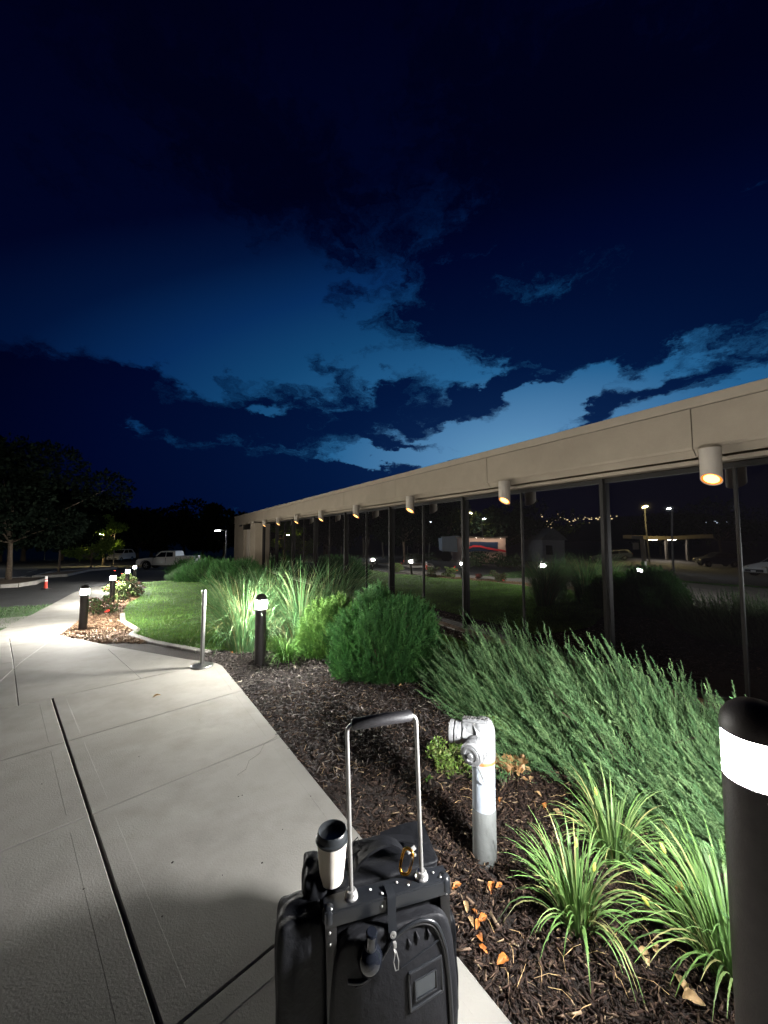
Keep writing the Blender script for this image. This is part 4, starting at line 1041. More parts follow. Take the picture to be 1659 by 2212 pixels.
FL = [(1066, 1927, .07, 0, 'bright orange fallen leaf in the mulch right beside the case top'), (1078, 1921, .05, 0, 'small orange curled leaf touching the bright one near the case'),
      (1006, 1968, .055, 1, 'pale tan fallen leaf above the orange pile'), (987, 1923, .06, 0, 'orange crumpled leaf just off the case corner'), (1024, 1980, .05, 0, 'dark orange folded leaf at the top of the pile'),
      (1042, 1994, .06, 0, 'orange leaf on the right of the pile beside the case'), (1017, 2001, .05, 1, 'tan leaf on the left of the pile beside the case'), (1030, 2006, .05, 0, 'orange leaf at the bottom of the upper pile'),
      (1037, 2036, .06, 0, 'broad orange leaf at the top of the lower pair'), (1044, 2060, .045, 0, 'small orange leaf at the bottom of the lower pair'), (1086, 2086, .07, 0, 'lone orange leaf low in the mulch right of the case'),
      (1082, 1735, .06, 0, 'rust orange leaf right of the grey pipe section'), (1162, 1722, .06, 1, 'tan leaf by the juniper edge'), (1178, 1748, .06, 0, 'rusty leaf at the juniper foot behind the lilies'), (1205, 1762, .07, 1, 'tan leaf under the rear daylily'),
      (1150, 1690, .06, 1, 'tan leaf above the others along the juniper edge'), (1395, 2075, .075, 1, 'tan leaf in shade under the large daylily'), (1415, 2060, .06, 1, 'small tan leaf beside the one under the large daylily'),
      (1470, 2140, .09, 1, 'big tan leaf near the foot of the nearest bollard'), (1500, 2175, .08, 1, 'lower tan leaf near the foot of the nearest bollard'), (1475, 2020, .07, 0, 'orange leaf caught in the large daylily'),
      (842, 1780, .03, 1, 'tiny tan leaf seen between the handle poles'), (865, 1486, .06, 1, 'tan leaf at the left foot of the round bush'), (905, 1484, .07, 1, 'tan leaf at the right foot of the round bush'), (950, 1478, .06, 0, 'orange leaf between round bush and junipers'),
      (500, 1412, .07, 0, 'orange leaf under the tall grass by the steel post'), (520, 1402, .07, 1, 'tan leaf under the tall grass'), (645, 1412, .06, 0, 'orange leaf right of the small grass tuft')]
for i, (px, py, L_, k, lab) in enumerate(FL):
    me = leafmesh(i, L_ * .8); me.materials.append(MATS['dead_leaf_tan' if k else 'dead_leaf_orange']); p = G(px, py); o = link(bpy.data.objects.new('fallen_leaf', me))
    o.location = (p[0], p[1], p[2] + .014 + (.16 if 'caught' in lab else 0)); o.rotation_euler = (random.uniform(-.4, .4), random.uniform(-.4, .4), random.uniform(0, 6.28)); tag(o, lab, 'leaf', 'fallen leaves')
for px, py, L_, lab in ((338, 1510, .07, 'small curled dry leaf lying on the concrete slab'),):
    me = leafmesh(99, L_); me.materials.append(MATS['dead_leaf_tan']); p = G(px, py); o = link(bpy.data.objects.new('fallen_leaf', me)); o.scale = (.45, 1, 1)
    o.location = (p[0], p[1], p[2] + .022); o.rotation_euler = (.1, .1, -.9); tag(o, lab, 'leaf', 'fallen leaves')
ck = MB_(); cp = [Vector(G(x, y)) + Vector((0, 0, .0186)) for x, y in ((598, 1596), (571, 1612), (560, 1634), (538, 1649), (531, 1668), (512, 1681))]
for a, b in zip(cp, cp[1:]): ck.tube([a, b], .0009, 4)
tag(ck.build('hairline_crack', 'joint_filler'), 'hairline crack running in from the slab corner', 'crack')
pb = MB_()
for px, py, s_ in ((300, 1640, .004), (180, 1930, .004), (430, 1560, .003), (90, 1700, .004), (610, 1800, .003), (480, 1900, .003), (350, 1990, .004), (560, 1540, .003), (372, 1872, .006), (515, 1728, .004), (671, 1727, .004), (655, 2045, .005), (770, 2030, .004), (566, 1873, .005), (523, 1725, .004)):
    p = G(px, py); pb.box((p[0], p[1], p[2] + .019), (s_ * 1.6, s_, s_ * .6), rot=Euler((0, 0, px)), bev=.001)
tag(pb.build('grit', 'mulch_soil'), 'specks of dark grit scattered on the concrete walkway', 'grit', kind='stuff')

tw = MB_()
for i in range(70):
    px, py = random.choice([(random.uniform(900, 1240), random.uniform(1690, 1760)), (random.uniform(640, 1000), random.uniform(1500, 1700)), (random.uniform(1050, 1500), random.uniform(2000, 2200))])
    p = G(px, py); a = random.uniform(0, 6.28); l = random.uniform(.03, .11); q = (p[0] + math.cos(a) * l, p[1] + math.sin(a) * l)
    tw.tube([(p[0], p[1], p[2] + .018), ((p[0] + q[0]) / 2 + .006, (p[1] + q[1]) / 2, p[2] + .030), (q[0], q[1], T(*q) + .016)], [.0016, .0013, .0008], 4)
tag(tw.build('twigs', 'dead_leaf_tan'), 'thin dry tan twigs strewn over the dark mulch', 'twigs', kind='stuff')
# ------------------------------------------------------------------ trees
def crown_mesh(root, blobs_, n, size, cols, seed):
    r = np.random.default_rng(seed); P = []; D = []
    tot = sum(b[3] ** 2 for b in blobs_)
    for x, y, z, rr in blobs_:
        c = int(n * rr * rr / tot) + 1; v = r.normal(0, 1, (c, 3)); v /= np.linalg.norm(v, axis=1, keepdims=True)
        P.append(np.array([x, y, z]) + v * rr * (r.uniform(0.25, 1.0, (c, 1)) ** .5) * [1, 1, .75]); D.append(v + r.normal(0, .7, (c, 3)))
    P = np.concatenate(P); D = np.concatenate(D); k = len(P)
    tv = np.array([[0, 0, 0], [-.3, .08, .5], [.3, .08, .5], [0, 0, 1.]]); tf = np.array([[0, 2, 1], [1, 2, 3]])
    Vv, F = scatter(tv, tf, P, frames(D, r.uniform(0, 6.28, k)), r.uniform(.6, 1.4, k) * size); cc = np.array(cols)
    c = cc[r.integers(0, len(cc), k)] * r.uniform(.6, 1.4, (k, 1)); npmesh('crown', Vv, F, 'leaf_dull', root, tint=np.repeat(c, 4, axis=0))
def tree(label, loc, trunk_h, trunk_r, cr, ch, n, seed, cols=((.045, .075, .03), (.035, .06, .025)), leaf=.16, group=None, name='tree', flat=.75, nb=22):
    root = thing(name, label, 'tree', loc, 0, group); r = random.Random(seed); bl = []; mb = MB_()
    mb.tube([(0, 0, -.2), (.02, 0, trunk_h * .5), (-.03, .03, trunk_h), (0, 0, trunk_h + ch * .45)], [trunk_r * 1.25, trunk_r, trunk_r * .85, trunk_r * .3], 10)
    for i in range(nb):
        a = r.uniform(0, 6.28); q = r.uniform(.15, 1) ** .6; zz = r.uniform(0, 1); w_ = math.sqrt(max(.05, 1 - (2 * zz - 1) ** 2 * .8)) * cr * q
        p = (math.cos(a) * w_, math.sin(a) * w_, trunk_h + ch * (zz * flat + .12)); bl.append((*p, cr * r.uniform(.22, .40)))
        if i % 2 == 0: mb.tube([(0, 0, trunk_h * .8 + ch * .1), (p[0] * .4, p[1] * .4, (trunk_h + p[2]) / 2), p], [trunk_r * .4, trunk_r * .25, trunk_r * .08], 5)
    mb.build('trunk', 'bark', root); crown_mesh(root, bl, n, leaf, cols, seed); return root
DK = ((.005, .009, .006), (.008, .013, .008))
tree('dark spreading street tree at the left edge with a stout trunk', G(17, 1256), 1.9, .12, 4.6, 5.2, 22000, 101, DK, .20, 'trees over the islands')
tree('dark spreading street tree with slim trunk behind the traffic cone', G(126, 1238), 2.1, .08, 2.7, 3.3, 12000, 102, DK, .20, 'trees over the islands')
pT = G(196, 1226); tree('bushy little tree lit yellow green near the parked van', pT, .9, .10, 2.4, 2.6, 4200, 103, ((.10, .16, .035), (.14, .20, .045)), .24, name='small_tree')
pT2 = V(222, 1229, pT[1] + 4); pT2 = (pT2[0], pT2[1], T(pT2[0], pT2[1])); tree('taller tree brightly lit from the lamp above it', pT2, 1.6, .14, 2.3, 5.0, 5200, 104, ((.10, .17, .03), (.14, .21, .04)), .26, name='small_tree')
BT = [(-3, 1228, 60, 9, 14, 'black'), (300, 1100, 75, 7, 13, ''), (330, 1110, 80, 8, 13, ''), (400, 1092, 85, 7.5, 14.5, ''), (440, 1120, 90, 6, 11, ''), (487, 1090, 80, 4.2, 14, ''), (250, 1090, 70, 8, 13, ''), (200, 1075, 68, 8, 14.5, ''), (560, 1112, 70, 5, 11, ''), (140, 1050, 64, 9, 16, ''), (60, 1030, 62, 10, 17, ''), (0, 1010, 60, 10, 18, '')]
BLb = ['black tree silhouette rising behind the left street tree', 'dark rounded tree silhouette above the parked van', 'dark tree silhouette just right of the van', 'dome shaped dark tree silhouette above the pickup', 'low dark tree silhouette right of the pickup dome tree', 'narrow dark tree silhouette beside the building corner', 'dark tree silhouette left of the van', 'dark tree silhouette above the lit tree', 'dark tree silhouette peeking over the roof', 'large dark tree behind the slim street tree', 'large dark tree high at the left', 'largest dark tree at the left border']
for i, ((px, py, y, cr, tp, _), lab) in enumerate(zip(BT, BLb)):
    p = V(px, py, y); z0 = T(p[0], y); top = (p[2] - z0) if i else 12; tree(lab, (p[0], y, z0), top * .16, .3, cr, top * .84, 3800, 120 + i, ((.016, .022, .014), (.02, .028, .016)), .75, 'dark trees beyond the lot', name='background_tree', flat=.80, nb=26)

# ------------------------------------------------------------------ islands, paint, cone
def island(label, pts):
    o = thing('planting_island', label, 'island', (0, 0, 0)); P = [G(x, y)[:2] for x, y in pts]
    sheet('island_mulch', P, 1.0, .10, 'island_mulch', o)
    for i in range(len(P)):
        a, b = P[i], P[(i + 1) % len(P)]; l = math.hypot(b[0] - a[0], b[1] - a[1]); k = max(1, int(l / 3))
        for j in range(k):
            a2 = (a[0] + (b[0] - a[0]) * j / k, a[1] + (b[1] - a[1]) * j / k); b2 = (a[0] + (b[0] - a[0]) * (j + 1) / k, a[1] + (b[1] - a[1]) * (j + 1) / k)
            z1, z2 = T(*a2) + .035, T(*b2) + .035; kb = MB_().box((0, 0, 0), (math.hypot(l / k, z2 - z1) + .02, .16, .19), bev=.02).build('kerb', 'kerb_concrete', o)
            kb.location = ((a2[0] + b2[0]) / 2, (a2[1] + b2[1]) / 2, (z1 + z2) / 2 + .005); kb.rotation_euler = (0, -math.atan2(z2 - z1, l / k), math.atan2(b2[1] - a2[1], b2[0] - a2[0]))
    return o
island('kerbed mulch island under the leftmost street tree', [(-60, 1264), (0, 1269), (36, 1267), (75, 1260), (95, 1254), (88, 1251), (42, 1251), (-60, 1256)])
island('long kerbed mulch island behind the traffic cone', [(72, 1248), (142, 1244.5), (193, 1233), (250, 1228.5), (248, 1227), (207, 1227.5), (166, 1234), (123, 1237.5), (88, 1243)])
lots = struct('stall_lines')
def pline(a, b, w=.12):
    p, q = Vector(G(*a)), Vector(G(*b)); n_ = max(2, int((q - p).length / 2)); sd = Vector((-(q - p).y, (q - p).x, 0)).normalized() * w / 2; mb = MB_(); rs = []
    for i in range(n_ + 1):
        c = p.lerp(q, i / n_); z = T(c.x, c.y); rs.append([mb.b.verts.new((c.x + sd.x, c.y + sd.y, z + .0)), mb.b.verts.new((c.x - sd.x, c.y - sd.y, z + .0))])
    for A, B in zip(rs, rs[1:]): mb.b.faces.new((A[0], A[1], B[1], B[0]))
    mb.build('stall_line', 'line_paint', lots)
for a, b in (((98, 1237), (123, 1231)), ((30, 1248), (56, 1244)), ((58, 1236), (80, 1231)), ((208, 1227), (250, 1226)), ((60, 1263), (95, 1257))): pline(a, b)
pc = G(98, 1272)
cn = thing('traffic_delineator', 'orange red traffic delineator with two white bands on the drive', 'traffic cone', pc); k_ = (27 / 830 * pc[1]) / .95
MB_().box((0, 0, .02), (.36, .36, .05), bev=.01).build('rubber_base', 'car_trim', cn)
MB_().lathe([(0, .03), (.115, .03), (.10, .56)], n=20).build('cone_body', 'cone_red', cn, smooth=30)
MB_().lathe([(.101, .55), (.095, .68)], n=20).build('reflective_band', 'cone_white', cn, smooth=30)
MB_().lathe([(.0945, .68), (.0925, .73)], n=20).build('cone_stripe', 'cone_red', cn, smooth=30)
MB_().lathe([(.093, .73), (.085, .92), (.06, .95), (0, .95)], n=20).build('reflective_top', 'cone_white', cn, smooth=30)
cn.scale = (k_, k_, k_)

# ------------------------------------------------------------------ vehicles
def loft(mb, prof, halfw, wtop=None, zsplit=None):    # side profile (x,z) given a width that narrows with height
    A = []; B = []
    for x, z in prof:
        w = halfw if zsplit is None or z <= zsplit else halfw - (z - zsplit) * wtop; A.append(mb.b.verts.new((x, -w, z))); B.append(mb.b.verts.new((x, w, z)))
    n = len(prof); mb.b.faces.new(A[::-1]); mb.b.faces.new(B)
    for k in range(n): mb.b.faces.new((A[k], A[(k + 1) % n], B[(k + 1) % n], B[k]))
def wheel(root, x, y, r, out):
    w = MB_().lathe([(r * .62, -.12), (r * .96, -.12), (r, -.09), (r, .09), (r * .96, .12), (r * .62, .12)], c=(x, y, r), axis=(0, 1, 0), n=28).build('wheel', 'tyre', root, smooth=40)
    mb = MB_(); mb.lathe([(r * .64, .05), (r * .60, .07), (r * .56, .05)], c=(x, y, r), axis=(0, out, 0), n=28)
    for k in range(5):
        a = k * 2 * math.pi / 5; mb.box((x + math.cos(a) * r * .32, y + out * .07, r + math.sin(a) * r * .32), (r * .52, .03, r * .17), rot=Euler((0, -a, 0)))
    mb.cyl((x, y + out * .05, r), (x, y + out * .09, r), r * .16, n=12).build('rim', 'alloy', w, smooth=40)
    MB_().cyl((x, y - out * .02, r), (x, y + out * .03, r), r * .60, n=24).build('brake_disc', 'car_trim', w)
def arch(cx_, r, z0, n=9): return [(cx_ + r * math.cos(math.pi - math.pi * k / n), z0 + r * math.sin(math.pi * k / n) * .92) for k in range(n + 1)]
def pickup(label, loc, rz):
    root = thing('pickup_truck', label, 'pickup truck', loc, rz); mb = MB_()     # x from nose 0 to tail 5.85
    prof = [(.10, .42)] + arch(1.03, .50, .46) + arch(4.75, .52, .46) + [(5.78, .55), (5.85, .62), (5.85, 1.36), (5.78, 1.40), (4.10, 1.40), (4.06, 1.30), (1.85, 1.26), (1.70, 1.24), (.9, 1.20), (.28, 1.08), (.08, .98), (.0, .78), (.03, .5)]
    loft(mb, prof, .99, .25, .9); mb.build('body', 'vehicle_white', root, smooth=25, bev=.02)
    mb = MB_(); loft(mb, [(1.72, 1.22), (2.42, 1.86), (2.62, 1.91), (3.86, 1.91), (3.98, 1.84), (4.07, 1.22)], .93, .28, 1.25); mb.build('cab', 'vehicle_white', root, smooth=25)
    for s_ in (-1, 1):
        def sd(x, z): return (x, s_ * (.93 - (z - 1.25) * .28 + .006), z)
        for pts in ([(2.02, 1.30), (2.50, 1.78), (3.02, 1.80), (3.02, 1.30)], [(3.10, 1.30), (3.10, 1.80), (3.74, 1.78), (3.78, 1.34)]):
            MB_().face([sd(*p) for p in pts]).build('window', 'car_glass', root)
        for x in (3.06, 4.085, 1.78): MB_().box((x, s_ * .935, .90), (.012, .12, .66)).build('door_gap', 'car_trim', root)
        for x in (2.85, 3.85): MB_().box((x, s_ * .955, 1.14), (.16, .03, .03)).build('door_handle', 'vehicle_white', root)
        MB_().box((1.98, s_ * 1.06, 1.34), (.12, .22, .22), bev=.03).build('mirror', 'car_trim', root)
        MB_().box((.14, s_ * .78, .90), (.22, .36, .20), bev=.04).build('headlight', 'car_lamp', root)
        MB_().box((5.84, s_ * .88, 1.08), (.05, .16, .36), bev=.01).build('tail_light', 'petal', root)
        for cx_ in (1.03, 4.75):
            mb = MB_(); ap = arch(cx_, .50, .46); bp = arch(cx_, .56, .46)
            for k in range(len(ap) - 1): mb.face([(ap[k][0], s_ * .998, ap[k][1]), (ap[k + 1][0], s_ * .998, ap[k + 1][1]), (bp[k + 1][0], s_ * .998, bp[k + 1][1]), (bp[k][0], s_ * .998, bp[k][1])])
            mb.build('wheel_arch', 'car_trim', root); wheel(root, cx_, s_ * .84, .43, s_)
        MB_().box((2.9, s_ * .93, .40), (2.3, .14, .10), bev=.02).build('side_step', 'car_trim', root)
    MB_().face([(1.80, -.86, 1.28), (1.80, .86, 1.28), (2.40, .74, 1.83), (2.40, -.74, 1.83)]).build('windscreen', 'car_glass', root).location = (-.012, 0, .012)
    MB_().box((.02, 0, .86), (.06, 1.1, .30), bev=.02).build('grille', 'car_trim', root); MB_().box((.02, 0, .52), (.16, 1.9, .24), bev=.05).build('front_bumper', 'alloy', root)
    MB_().box((5.88, 0, .55), (.14, 1.8, .2), bev=.03).build('rear_bumper', 'alloy', root)
    MB_().box((4.95, 0, 1.402), (1.55, 1.5, .01)).build('bed_opening', 'car_trim', root)
    MB_().box((2.9, 0, .55), (4.6, 1.5, .3)).build('underbody', 'car_trim', root)
    return root
pa = V(305, 1230, 41); pbk = V(424, 1230, 41); xz = T(pa[0], 41)
k_ = (pbk[0] - pa[0]) / 5.85
tr = pickup('white crew cab pickup parked side on beyond the last bollards', (pa[0], 41, xz), 0); tr.scale = (k_, k_, k_)
def car(label, loc, rz, m, tall=1.0, cat='car', name='parked_car'):
    root = thing(name, label, cat, loc, rz); mb = MB_()
    prof = [(.08, .30)] + arch(.85, .37, .34) + arch(3.55, .37, .34) + [(4.45, .35), (4.5, .6), (4.45, .95 * tall), (4.3, 1.0 * tall), (1.2, .98 * tall), (.3, .82), (.02, .62)]
    loft(mb, prof, .90, .2, .7); mb.build('body', m, root, smooth=30)
    mb = MB_(); loft(mb, [(1.2, .95 * tall), (1.95, 1.42 * tall), (2.2, 1.47 * tall), (3.7, 1.47 * tall), (4.0, 1.40 * tall), (4.4, .97 * tall)], .84, .3, 1.0); mb.build('cabin', m, root, smooth=30)
    for s_ in (-1, 1):
        def sd(x, z): return (x, s_ * (.84 - max(0, z - 1.0) * .3 + .006), z)
        for pts in ([(1.55, 1.0), (2.05, 1.38), (2.8, 1.4), (2.8, 1.0)], [(2.88, 1.0), (2.88, 1.4), (3.7, 1.38), (4.05, 1.0)]): MB_().face([sd(x, z * tall) for x, z in pts]).build('window', 'car_glass', root)
        MB_().box((.12, s_ * .66, .70), (.16, .30, .14), bev=.03).build('headlight', 'car_lamp', root); MB_().box((4.47, s_ * .68, .85 * tall), (.06, .22, .16)).build('tail_light', 'petal', root)
        for cx_ in (.85, 3.55): wheel(root, cx_, s_ * .78, .32, s_)
    MB_().face([(1.3, -.76, 1.0 * tall), (1.3, .76, 1.0 * tall), (1.95, .64, 1.40 * tall), (1.95, -.64, 1.40 * tall)]).build('windscreen', 'car_glass', root).location = (-.015, 0, .015)
    MB_().box((.04, 0, .45), (.08, 1.3, .2), bev=.02).build('grille', 'car_trim', root); MB_().box((0, 0, .42), (.02, .34, .12)).build('number_plate', 'cone_white', root)
    return root
pv = V(259, 1222, 62); car('white van seen head on behind the row of bollards', (pv[0] + .1, 60, T(pv[0], 60)), R(92), 'vehicle_white', 1.25, 'van', 'parked_van')

# ------------------------------------------------------------------ street lamps (real ones in view and those the glass mirrors)
def lamp(label, head, kind, base_z=None, arm=(1.2, 0), hs=1.0, name='street_lamp', twin=False):
    x, y, z = head; bx, by = x + arm[0], y + arm[1]; bz = T(bx, by); root = thing(name, label, 'street lamp', (bx, by, bz)); h = z - bz
    MB_().tube([(0, 0, 0), (0, 0, h * .5), (0, 0, h + .1)], [.10 * hs, .085 * hs, .06 * hs], 10).build('pole', 'pole_metal', root, smooth=50)
    for s_ in ((1, -1) if twin else (1,)):
        ax, ay = -arm[0] * s_, -arm[1] * s_; MB_().tube([(0, 0, h - .05), (ax * .6, ay * .6, h + .08), (ax, ay, h + .08)], .04 * hs, 8).build('arm', 'pole_metal', root, smooth=50)
        hd_ = MB_().box((ax, ay, h + .07), (.62 * hs, .36 * hs, .10 * hs), bev=.02).build('lamp_head', 'pole_metal', root)
        MB_().box((ax, ay, h + .012 - .04 * hs), (.54 * hs, .30 * hs, .02)).build('lamp_lens', kind, hd_)
    return root
lamp('white street lamp left of the building corner', V(470, 1146, 42), 'led_head', arm=(.95, 0), hs=1.0)
lamp('yellow lamp glowing right above the lit tree', V(218, 1154, pT2[1] - .6), 'warm_head', arm=(.6, 1.6), hs=.9)
lamp('twin headed lot lamp behind the lit tree', V(148, 1145, 70), 'far_head', arm=(2.5, 0), hs=1.5, twin=True)
lamp('distant lot lamp seen through the slim street tree', V(165, 1125.5, 60), 'far_head', arm=(.8, 0), hs=1.1)
lamp('faint distant lot lamp seen through the left street tree', V(90, 1125, 66), 'far_head', arm=(.8, 0), hs=.8)
lamp('tall tiny distant lamp above the pickup', V(448, 1131, 95), 'far_head', arm=(0.3, 0), hs=.7)
ML = [(1440, 1101, 34, 'led_head', (1.0, 0), .9, 'white lamp behind the camera, mirrored beside the yellow one', False),
      (1390, 1098, 52, 'warm_head', (.9, .0), 1.1, 'yellow twin lamp mirrored above the filling station', True),
      (1592, 1098, 30, 'led_head', (.5, .0), .75, 'lamp mirrored at the rightmost mullion', False),
      (1014, 1108, 50, 'warm_head', (.5, 0), 1.0, 'yellow lamp mirrored above the shop', False),
      (1046, 1121, 46, 'led_head', (.8, 0), 1.1, 'oval white lamp mirrored above the shop roof', False),
      (1092, 1119, 85, 'far_head', (.5, 0), 1.0, 'small distant lamp mirrored right of the shop', False),
      (928, 1127, 42, 'led_head', (.9, 0), .9, 'lamp mirrored left of the pale siding', False),
      (797, 1103, 62, 'led_head', (.9, .0), 1.5, 'lamp mirrored high between the fourth downlights', False),
      (880, 1113, 75, 'far_head', (.5, 0), .9, 'small distant lamp mirrored left of the box pole', False),
      (903, 1117, 80, 'far_head', (.5, 0), .9, 'small distant lamp mirrored right of the box pole', False),
]
for px, py, y, k, arm, hs, lab, tw in ML: lamp(lab, MIR(px, py, y), k, arm=arm, hs=hs, twin=tw)
bp_ = MIR(823, 1205, 58); bpz = T(bp_[0], bp_[1]); po = thing('utility_pole', 'slim pole with a small box mirrored in the glass', 'pole', (bp_[0], bp_[1], bpz))
MB_().tube([(0, 0, 0), (0, 0, 10.5)], .14, 10).build('pole', 'pole_metal', po, smooth=50); MB_().box((0, .2, 4.6), (.9, .3, 1.1), bev=.02).build('sign_box', 'pole_metal', po)

# ------------------------------------------------------------------ the street behind the camera, seen in the glass
def frame_for(px0, px1, py, y):
    a = MIR(px0, py, y); b = MIR(px1, py, y); return Vector(a), Vector(b)
# shop front: wall between two mirrored pixels
a, b = frame_for(992, 1094, 1215, 38); L_ = (b - a).length; rz = math.atan2(b.y - a.y, b.x - a.x); zb = T(a.x, a.y)
sh = thing('corner_shop', 'peach walled shop with dark blue window and wavy red stripe', 'shop', (a.x, a.y, zb), rz); hz = MIR(1040, 1163, 38)[2] - zb
back = 1 if (Vector((-math.sin(rz), math.cos(rz), 0)).dot(Vector((NV.x, NV.y, 0))) < 0) else -1
MB_().box((L_ / 2, back * 3, hz / 2), (L_, 6, hz)).build('wall', 'shop_wall', sh)
MB_().box((L_ / 2, back * 3, hz + .08), (L_ + .3, 6.3, .16)).build('roof', 'stucco_trim', sh)
fy = -back * .03; flip = lambda u: u
MB_().box((L_ * .52, fy, hz * .62), (L_ * .62, .04, hz * .42)).build('window', 'shop_blue', sh)
pts = [(L_ * u, hz * v) for u, v in ((.0, .44), (.12, .48), (.27, .60), (.42, .58), (.6, .50), (.8, .44), (1.0, .40))]
mb = MB_()
for (u0, v0), (u1, v1) in zip(pts, pts[1:]): mb.face([(u0, fy * 2.2, v0), (u1, fy * 2.2, v1), (u1, fy * 2.2, v1 + .16), (u0, fy * 2.2, v0 + .20)])
mb.build('red_stripe', 'shop_red', sh)
for k in range(5):
    MB_().box((L_ * (.15 + .18 * k), -back * .35, hz + .10), (.22, .22, .12)).build('wall_lamp', 'lamp_body', sh); MB_().face([(L_ * (.15 + .18 * k) - .1, -back * .26, hz + .035), (L_ * (.15 + .18 * k) + .1, -back * .26, hz + .035), (L_ * (.15 + .18 * k) + .1, -back * .46, hz + .035), (L_ * (.15 + .18 * k) - .1, -back * .46, hz + .035)]).build('wall_lamp_lens', 'wall_light', sh)
a, b = frame_for(950, 990, 1205, 40); L_ = (b - a).length; zb = T(a.x, a.y)
pw = thing('box_trailer', 'pale blue grey box trailer parked beside the shop', 'trailer', (a.x, a.y, zb), math.atan2(b.y - a.y, b.x - a.x)); hz = MIR(970, 1158, 40)[2] - zb
MB_().box((L_ / 2, back * 1.3, hz / 2 + .45), (L_, 2.5, hz - .9), bev=.03).build('box', 'pale_siding', pw)
for u in (.15, .3): MB_().cyl((L_ * u, back * .1 - .12, .45), (L_ * u, back * .1 + .12, .45), .45, n=20).build('wheel', 'tyre', pw)
a, b = frame_for(1180, 1230, 1215, 46); L_ = (b - a).length; zb = T(a.x, a.y); rz = math.atan2(b.y - a.y, b.x - a.x)
hs_ = thing('gabled_house', 'grey gabled house mirrored right of the shop', 'house', (a.x, a.y, zb), rz)
MB_().box((L_ / 2, back * 3, 1.35), (L_, 6, 2.7)).build('wall', 'house_wall', hs_); MB_().prism([(-.3, 2.65), (L_ / 2, 4.2), (L_ + .3, 2.65)], back * -.3, back * 6.3).build('roof', 'roofing', hs_)
MB_().box((L_ * .3, -back * .02, 1.4), (.8, .05, 1.1)).build('window', 'car_glass', hs_)
# filling station canopy and price pylon
a, b = frame_for(1395, 1540, 1200, 55); L_ = (b - a).length; zb = T(a.x, a.y); rz = math.atan2(b.y - a.y, b.x - a.x); hz = max(3.2, MIR(1460, 1172, 55)[2] - zb)
gc = thing('station_canopy', 'long flat pale filling station canopy mirrored at the right', 'canopy', (a.x, a.y, zb), rz)
MB_().box((L_ / 2, back * 3, hz + .2), (L_, 6, .55), bev=.05).build('roof_slab', 'stucco_trim', gc)
for u in (.15, .5, .85): MB_().box((L_ * u, back * 3, hz / 2), (.3, .3, hz)).build('column', 'pole_metal', gc)
for u in (.3, .6): MB_().box((L_ * u, back * 3, hz - .1), (.8, .8, .04)).build('canopy_light', 'wall_light', gc)
p = MIR(1377, 1215, 44); zb = T(p[0], p[1]); py_ = thing('price_pylon', 'narrow pale pylon sign beside the station canopy', 'sign', (p[0], p[1], zb), rz); hz = MIR(1377, 1160, 44)[2] - zb
MB_().box((.35, 0, hz / 2), (.25, .35, hz), bev=.02).build('post', 'stucco_trim', py_); MB_().box((-.3, 0, hz - .2), (1.2, .3, .35), bev=.02).build('top_panel', 'stucco_trim', py_); MB_().box((-.45, 0, hz * .62), (.6, .25, .8), bev=.02).build('price_panel', 'stucco_trim', py_)
for i, (px, py, y, m, lab) in enumerate([(1640, 1208, 30, 'vehicle_white', 'white car mirrored at the far right mullion'), (1500, 1200, 50, 'car_dark', 'dark car under the station canopy'), (1285, 1210, 60, 'car_dark', 'dark car mirrored right of the gabled house')]):
    p = MIR(px, py, y); car(lab, (p[0], p[1], T(p[0], p[1])), rz + .2 * i, m)
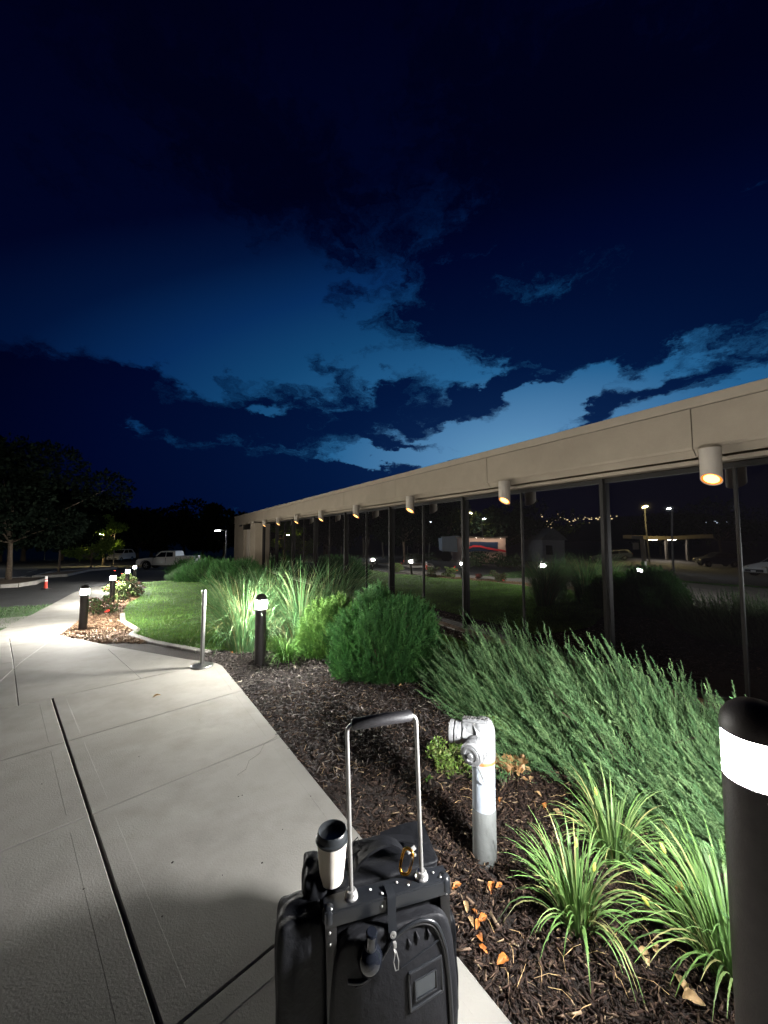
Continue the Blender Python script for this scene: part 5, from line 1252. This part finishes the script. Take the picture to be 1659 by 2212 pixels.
# trees and hedge behind the camera
for i, (px, py, y, cr, top, lab) in enumerate([(1150, 1150, 62, 6, 9.5, 'dark tree mirrored above the gabled house'), (960, 1140, 48, 4, 7, 'dark tree mirrored above the box trailer'), (1090, 1140, 50, 4, 7, 'dark tree mirrored above the shop roof'), (1420, 1160, 80, 7, 9, 'wide dark tree mirrored behind the station'), (870, 1150, 56, 5, 8, 'dark tree mirrored left of the trailer'), (1550, 1160, 70, 8, 10, 'dark tree mirrored behind the white car')]):
    p = MIR(px, py, y); tree(lab, (p[0], p[1], T(p[0], p[1])), top * .25, .22, cr, top * .75, 2600, 200 + i, ((.03, .045, .02), (.04, .06, .028)), .45, 'trees across the street', name='background_tree')
for i, (px, y, lab) in enumerate([(900, 40, 'low dark hedge mirrored left of the shop'), (1030, 28, 'low dark hedge mirrored under the shop wall'), (1100, 28, 'low dark hedge mirrored under the gabled house')]):
    p = MIR(px, 1225, y); leafball('low_hedge', lab, 'hedge', (p[0], p[1], T(p[0], p[1])), blobs(40, 2.2, .9, .7, .35, 40, 300 + i), .12, [(.05, .08, .03)], 300 + i, group='hedges across the drive')
from mathutils import noise as mn
# hills with scattered house lights, both ahead and behind
def hills(name, az0, az1, dist, h, sd):
    Vv = []; F = []; n = 90
    for i in range(n + 1):
        a = R(az0 + (az1 - az0) * i / n); hh = h * (.55 + .9 * abs(mn.noise(Vector((i * .07, sd, 0)))) + .12 * mn.noise(Vector((i * .4, sd, 3)))); e = min(1, min(i, n - i) / 14) ** .7
        for r_, z in ((dist, -6), (dist * 1.15, hh * .6 * e - 2), (dist * 1.35, hh * e - 2), (dist * 1.7, -8)): Vv.append((math.sin(a) * r_, math.cos(a) * r_, z))
    for i in range(n):
        for j in range(3): k = i * 4 + j; F.append((k, k + 4, k + 5, k + 1))
    o = npmesh(name, Vv, F, 'hill', smooth=True); o['kind'] = 'structure'
hills('hills', -190, -60, 420, 34, 3)
cl_ = thing('hillside_house_lights', 'cluster of tiny warm house lights scattered on the hillside, mirrored', 'lights')
rr = random.Random(5)
for i in range(46):
    if i < 26: px, py = rr.gauss(1215, 28), rr.gauss(1124, 7)
    elif i < 40: px, py = rr.gauss(1295, 14), 1120 + rr.uniform(-3, 4)
    else: px, py = rr.uniform(1510, 1590), 1132 + rr.uniform(-2, 2)
    p = MIR(px, py, 330); s_ = rr.uniform(.25, .75); MB_().box(p, (s_ * 1.6, s_ * 1.6, s_)).build('house_light', 'tiny_warm' if i < 40 else 'tiny_cool', cl_)
